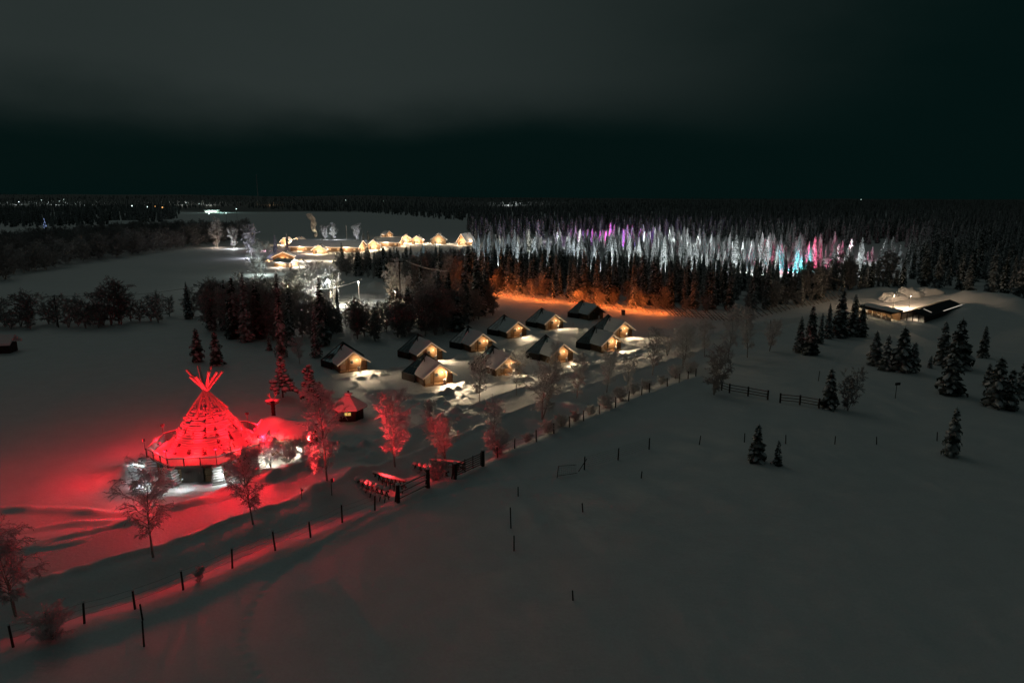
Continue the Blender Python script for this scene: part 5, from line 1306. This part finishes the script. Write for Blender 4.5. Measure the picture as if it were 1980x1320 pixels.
for p, pw, c in (((540, 495), 1500, (.6, .5, 1.0)), ((512, 485), 1200, (1, .45, .6)), ((708, 472), 1500, (1, .9, .6)), ((800, 505), 2500, (.6, .9, 1.0)), ((880, 500), 4500, (.62, .86, 1.0)), ((850, 500), 3500, (.55, .9, .95)), ((910, 500), 4500, (.75, .9, 1.0)), ((590, 505), 2200, (1, .9, .72)), ((640, 505), 2000, (1, .8, .55)), ((690, 500), 1500, (1, .7, .45))):
    x, y = G(*p); lamp('garden_light', (x, y, 3.0), pw, c, .25)
x, y = G(671, 468); t = thing('flagpole', 'white flagpole behind the lodge', 'flagpole', (x, y, 0)); MB().beam((0, 0, 0), (0, 0, 11), .2, .12, 6).build('pole', 'frosted_wood', t); MB().blob((0, 0, 11), (.25, .25, .25), 1, 6, 4, 0).build('finial', 'frosted_wood', t)
x, y = G(88, 445); t = tree('spruce_tree', 'spruce', x, y, 12, 'dark spruce hung with blue-white lights in the left woods'); 
b = MB()
for k in range(40): f = random.Random(k).random(); b.blob((math.cos(k * 2.4) * 1.7 * (1 - f), math.sin(k * 2.4) * 1.7 * (1 - f), 2 + 10 * f), (.16, .16, .16), k, 5, 3, 0)
tag(b.build('fairy_lights', 'blue_bulb', t), kind='stuff')

# ------------------------------------------------------------------ woods: scattered by region, with floodlights among the trees
WH = (.93, 1.0, .98)
FLOODS = [(930, 514, 5000, (.85, .95, 1), 10.5), (975, 516, 6000, (.9, 1, .96), 10.5), (1020, 518, 6500, (.85, .95, 1), 10.5), (1065, 520, 6500, (.82, .92, 1), 10.5), (1110, 522, 6000, (.85, .95, 1), 10.5), (1160, 524, 6000, WH, 10.5), (1210, 527, 6500, WH, 10.5), (1260, 529, 6500, WH, 10.5), (1310, 531, 7000, WH, 10.5), (1360, 532, 6500, WH, 10.5), (1410, 533, 6000, WH, 10.5), (1460, 535, 6000, WH, 10.5), (1510, 537, 5000, WH, 10.5), (1620, 538, 2500, (1, .95, .9), 10.5), (1675, 538, 2000, WH, 10.5), (1720, 540, 1300, (.9, 1, 1), 10.5),
    (1000, 487, 7000, (1, .97, .8), 11), (1070, 483, 8000, WH, 11), (1120, 482, 7000, (1, .88, .9), 11), (1240, 484, 7000, WH, 11), (1300, 490, 9000, WH, 11), (1360, 494, 9000, WH, 11), (1430, 500, 8000, WH, 11), (1490, 505, 7000, WH, 11), (1650, 512, 4200, (1, .92, .95), 11), (1710, 515, 2200, WH, 11), (1340, 478, 9000, WH, 11.5), (1280, 474, 8000, WH, 11.5), (1090, 470, 8000, WH, 11.5),
    (1140, 478, 9000, (.75, .10, 1.0), 11.5), (1168, 476, 9500, (1, .06, .18), 11.5), (1200, 477, 16000, (.40, .05, 1.0), 11.5), (1215, 478, 9000, (.16, .16, 1.0), 11.5), (1226, 476, 6000, (1, .08, .25), 11.5),
    (1550, 528, 9000, (.10, .85, 1.0), 5), (1528, 530, 4000, (1, .30, .35), 4), (1586, 522, 12000, (1, .07, .22), 11), (1606, 520, 5000, (1, .25, .40), 11), (1662, 508, 4000, (1, .2, .4), 11)]
FLOOD_XY = [G(p[0], p[1]) for p in FLOODS]
def in_poly(x, y, poly):
    c = False; n = len(poly)
    for i in range(n):
        (x1, y1), (x2, y2) = poly[i], poly[i - 1]
        if (y1 > y) != (y2 > y) and x < (x2 - x1) * (y - y1) / (y2 - y1) + x1: c = not c
    return c
def scatter(px, step, seed, grow=0.0):
    poly = [G(*p) for p in px]; rk = random.Random(seed); xs = [p[0] for p in poly]; ys = [p[1] for p in poly]; out = []; y = min(ys)
    while y < max(ys):
        s = max(step, grow * y); x = min(xs)
        lim = y * 0.80 + 40
        x = max(x, -lim)
        while x < min(max(xs), lim):
            a, b = x + rk.uniform(-.45, .45) * s, y + rk.uniform(-.45, .45) * s
            if in_poly(a, b, poly): out.append((a, b, rk.random()))
            x += s
        y += s * (0.9 if grow == 0 else 1.3)
    return out
SP_ALL = []      # (px-size, x, y, h, wide, group)
def col(x, y): return 990 + x * ppm(y)
ROWS = {'front': lambda c, r: 466 + 32 * min(max((c - 950) / 550, 0), 1) + 40 * r, 'village': lambda c, r: 468 + 30 * r, 'lit': lambda c, r: 440 - 14 * math.exp(-((c - 1200) / 130) ** 2) + 8 * min(max((c - 1200) / 500, 0), 1) + 40 * r}
def add_spruce(pts, h0, h1, grp, wide=1.0):
    for x, y, r in pts:
        h_ = h0 + (h1 - h0) * r
        if grp in ROWS: h_ = max(3.5, min(h_, zrow(y, ROWS[grp](col(x, y), (r * 7.3) % 1))))
        if grp == 'lit' and any(abs(x - a) < 5 and -3.0 < y - b < 5.5 for a, b in FLOOD_XY): continue
        SP_ALL.append((ppm(y), x, y, h_, wide, grp))
FRONT = [(905, 562), (1000, 572), (1100, 584), (1200, 594), (1290, 600), (1400, 603), (1500, 598), (1560, 585), (1640, 566), (1760, 566), (1760, 546), (1500, 540), (1300, 532), (1100, 528), (905, 525)]
add_spruce(scatter(FRONT, 5.2, 1), 10, 19, 'front')
LIT = [(915, 505), (1100, 513), (1300, 521), (1500, 530), (1740, 540), (1750, 505), (1600, 488), (1400, 474), (1200, 464), (1100, 466), (1000, 474), (915, 484)]
add_spruce(scatter(LIT, 8.0, 2), 6, 15, 'lit', 1.25)
RIGHT = [(1790, 560), (1860, 570), (1980, 585), (2150, 600), (2150, 470), (1750, 470), (1760, 545)]
add_spruce(scatter(RIGHT, 7.0, 3, .02), 9, 16, 'dark')
VIL = [(650, 530), (700, 512), (800, 500), (905, 500), (905, 560), (860, 580), (800, 560), (720, 540)]
vil = scatter(VIL, 5.4, 4); add_spruce([p for p in vil if p[2] < .55], 8, 20, 'village', 1.1)
MIDS = [(455, 655, 535), (478, 662, 525), (500, 655, 540), (545, 690, 522), (562, 668, 545), (625, 668, 532), (612, 690, 590), (437, 640, 540), (410, 640, 568), (848, 630, 520), (900, 625, 500), (868, 622, 525), (925, 612, 490), (940, 604, 505), (885, 640, 560), (365, 615, 543), (655, 640, 555), (820, 638, 555), (790, 630, 548)]
for px, py, tp in MIDS:
    x, y = G(px, py); SP_ALL.append((99, x, y, hgt(px, py, tp), 1.15, 'mid'))
FAR = [(905, 470), (1080, 460), (1200, 456), (1400, 466), (1600, 480), (1750, 470), (2200, 470), (2200, 391.5), (905, 391.5)]
far_pts = scatter(FAR, 8.5, 5, .0135)
LEFTF = [(-300, 455), (0, 440), (200, 436), (340, 428), (352, 405), (480, 400), (480, 391.5), (-300, 391.5)]
far_pts += scatter(LEFTF, 8.5, 6, .0135)
MIDF = [(480, 404), (700, 410), (905, 428), (905, 391.5), (480, 391.5)]
far_pts += scatter(MIDF, 8.5, 8, .0135)
add_spruce(far_pts, 8, 15, 'far', 1.15)
SP_ALL.sort(key=lambda a: -a[0])
TXT = {'front': 'snow-laden spruce in the dark front belt of forest behind the orange lights', 'lit': 'frosted spruce in the floodlit belt of the forest', 'dark': 'unlit spruce of the dark forest behind the farm', 'village': 'dark spruce between the village and the thicket',
       'mid': 'dark spruce in the thicket left of the cabins', 'far': 'small far spruce of the distant forest'}
single = SP_ALL[:285]; rest = SP_ALL[285:]
mids = sorted([a for a in single if a[5] == 'mid'], key=lambda a: col(a[1], a[2]))
def spruce_label(e):
    _, x, y, h_, w, g = e; c = col(x, y)
    if g == 'mid': return '%s dark spruce from the left in the thicket left of the cabins' % ORD[mids.index(e)]
    if g == 'front':
        near = y < 1.04 * min(b for a, b in FR_EDGE if abs(a - x) < 8)
        st = 'the left stretch of orange lights' if c < 1085 else 'the right stretch of orange lights' if c < 1295 else 'the dark leaning fence' if c < 1480 else 'the pole fence rising to the farm'
        return ('snow-laden spruce in the first row behind %s' if near else 'snow-laden spruce deeper in the forest belt behind %s') % st
    return TXT[g]
FR_EDGE = [(a[1], a[2]) for a in SP_ALL if a[5] == 'front']
for e in single:
    _, x, y, h_, w, g = e; lab = spruce_label(e)
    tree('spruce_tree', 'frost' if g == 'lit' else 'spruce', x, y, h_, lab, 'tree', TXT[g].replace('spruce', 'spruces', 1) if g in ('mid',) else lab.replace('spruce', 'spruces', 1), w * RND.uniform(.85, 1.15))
def instancer(name, pts, src, label, kind='stuff'):
    """a wood too dense to count: points carrying copies of a few tree shapes"""
    c = bpy.data.collections.new(name + '_shapes')
    for i, (hh, tm, cm) in enumerate(src):
        o = bpy.data.objects.new('%s_shape_%02d' % (name, i), cm); o.scale = (1, 1, 1); c.objects.link(o)
    me = bpy.data.meshes.new(name); P_ = np.array([(x, y, 0) for x, y, h_, w in pts], np.float32); P_[:, 2] = height(P_[:, 0], P_[:, 1]) - 0.15
    me.vertices.add(len(P_)); me.vertices.foreach_set('co', P_.ravel()); rk = np.random.default_rng(5); idx = rk.integers(0, len(src), len(P_))
    sc = np.array([(h_ / src[k][0] * w, h_ / src[k][0] * w, h_ / src[k][0]) for (x, y, h_, w), k in zip(pts, idx)], np.float32)
    for nm, tp, dat in (('tsc', 'FLOAT_VECTOR', sc.ravel()), ('trz', 'FLOAT', rk.uniform(0, 6.28, len(P_)).astype(np.float32)), ('tid', 'INT', idx.astype(np.int32))):
        a = me.attributes.new(nm, tp, 'POINT'); a.data.foreach_set('vector' if tp == 'FLOAT_VECTOR' else 'value', dat)
    o = put(name, me); tag(o, label, name, kind=kind)
    ng = bpy.data.node_groups.new(name, 'GeometryNodeTree'); ng.interface.new_socket('Geometry', in_out='INPUT', socket_type='NodeSocketGeometry'); ng.interface.new_socket('Geometry', in_out='OUTPUT', socket_type='NodeSocketGeometry')
    N = ng.nodes.new; L = ng.links.new; gi = N('NodeGroupInput'); go = N('NodeGroupOutput'); iop = N('GeometryNodeInstanceOnPoints'); ci = N('GeometryNodeCollectionInfo')
    ci.inputs['Collection'].default_value = c; ci.inputs['Separate Children'].default_value = True; ci.inputs['Reset Children'].default_value = True
    def attr(nm, tp):
        a = N('GeometryNodeInputNamedAttribute'); a.data_type = tp; a.inputs['Name'].default_value = nm; return a.outputs['Attribute']
    iop.inputs['Pick Instance'].default_value = True
    cx = N('ShaderNodeCombineXYZ'); L(attr('trz', 'FLOAT'), cx.inputs['Z'])
    er = N('FunctionNodeEulerToRotation'); L(cx.outputs[0], er.inputs[0])
    L(gi.outputs[0], iop.inputs['Points']); L(ci.outputs[0], iop.inputs['Instance']); L(attr('tid', 'INT'), iop.inputs['Instance Index']); L(er.outputs[0], iop.inputs['Rotation']); L(attr('tsc', 'FLOAT_VECTOR'), iop.inputs['Scale'])
    L(iop.outputs[0], go.inputs[0])
    md = o.modifiers.new('trees', 'NODES'); md.node_group = ng
    return o
print('spruces', len(SP_ALL))
instancer('forest', [(x, y, h_, w) for _, x, y, h_, w, g in rest if g != 'lit'], SPR, 'dense dark spruce forest reaching to the horizon')
instancer('floodlit_forest', [(x, y, h_, w) for _, x, y, h_, w, g in rest if g == 'lit'], SPR_LIT, 'belt of frosted spruces lit white and coloured by floodlights')
# leafless thickets and hedges: single trees where they show, one mass far away
TH = []
def add_thick(pts, h0, h1, lab, wide=1.0): 
    for x, y, r in pts: TH.append((ppm(y), x, y, h0 + (h1 - h0) * r, lab, wide))
MIDT = [(400, 610), (400, 640), (470, 655), (560, 668), (640, 660), (760, 658), (880, 645), (960, 610), (930, 592), (860, 612), (780, 622), (690, 615), (640, 620), (560, 610), (500, 590)]
for x, y, r in scatter(MIDT, 4.4, 11):
    c_ = col(x, y); low = math.exp(-((c_ - 690) / 105) ** 4)
    h_ = min(6 + 4.5 * r, zrow(y, (532 + 50 * low) + 26 * ((r * 5.3) % 1)))
    ph = 'thicket behind the two left cabins' if c_ > 640 else 'thicket left of the first cabin'
    if c_ > 800: ph = 'thicket beside the back row cabins'
    TH.append((ppm(y), x, y, max(2.5, h_), 'dark leafless tree in the ' + ph, 1.0))
for x, y, r in vil:
    if r >= .5: TH.append((ppm(y), x, y, max(3.0, min(7 + 8 * r, zrow(y, 486 + 44 * ((r * 9.7) % 1)))), 'dim frosted tree between village and thicket', .9))
add_thick(scatter([(905, 560), (1000, 573), (1100, 586), (1200, 596), (1300, 601), (1420, 606), (1560, 590), (1560, 586), (1420, 601), (1300, 596), (1100, 580), (905, 555)], 4.5, 12), 3, 7, 'frosted bushy tree at the forest edge beside the pole fence', 1.1)
add_thick(scatter([(-60, 642), (60, 640), (250, 632), (400, 612), (400, 604), (250, 618), (60, 625), (-60, 622)], 5.5, 13), 4, 7, 'dark bush tree in the hedge row below the left meadow', 1.1)
for px, py, tp in [(55, 632, 566), (40, 630, 575), (215, 628, 546), (235, 626, 548), (200, 628, 560), (10, 630, 582), (152, 630, 596), (292, 620, 576), (175, 628, 598)]:
    x, y = G(px, py); TH.append((50, x, y, hgt(px, py, tp), 'taller dark tree in the lower left hedge row, %s from the left' % ORD[sorted([10, 40, 55, 152, 175, 200, 215, 235, 292]).index(px)], 1.1))
HEDGE = [(-60, 552), (0, 545), (60, 530), (130, 515), (270, 492), (400, 474), (480, 462), (480, 452), (400, 452), (250, 458), (100, 470), (-60, 490)]
add_thick(scatter(HEDGE, 7.0, 14), 6, 12, 'frosted leafless tree in the long hedge beyond the left meadow', 1.15)
add_thick(scatter([(1500, 598), (1640, 566), (1720, 562), (1720, 554), (1620, 556), (1500, 586)], 6, 15), 6, 11, 'dim frosted tree at the forest edge near the farm', 1.0)
TH.sort(key=lambda a: -a[0]); print('thicket', len(TH))
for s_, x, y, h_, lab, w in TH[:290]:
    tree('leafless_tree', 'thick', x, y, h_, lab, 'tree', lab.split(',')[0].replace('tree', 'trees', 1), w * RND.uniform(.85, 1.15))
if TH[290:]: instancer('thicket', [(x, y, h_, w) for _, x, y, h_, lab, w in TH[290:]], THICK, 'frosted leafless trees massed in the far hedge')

# ------------------------------------------------------------------ floodlights inside the forest
for px, py, pw, c, z in FLOODS:
    x, y = G(px, py); lamp('forest_flood', (x, y, z), pw * (1.9 if min(c) > .5 else 1.8), c, .3, None, R(138 if min(c) > .5 else 110), (x, y + 20, z - 5), .6)
for px, py, pw, c in [(60, 394, 60000, (.9, 1, .95)), (130, 394, 60000, (.9, 1, .95)), (185, 394, 40000, (.9, 1, .95)), (375, 396, 50000, (1, 1, .9)), (420, 397, 60000, (1, 1, .9)), (985, 394, 160000, (.95, 1, .98)), (535, 396, 15000, (1, .6, .3))]:
    x, y = G(px, py); y = min(y, 2600); x = (px - 990) * y / F * 1.0; lamp('far_flood', (x, y - 25, hz(x, y) + 14), pw, c, .6)
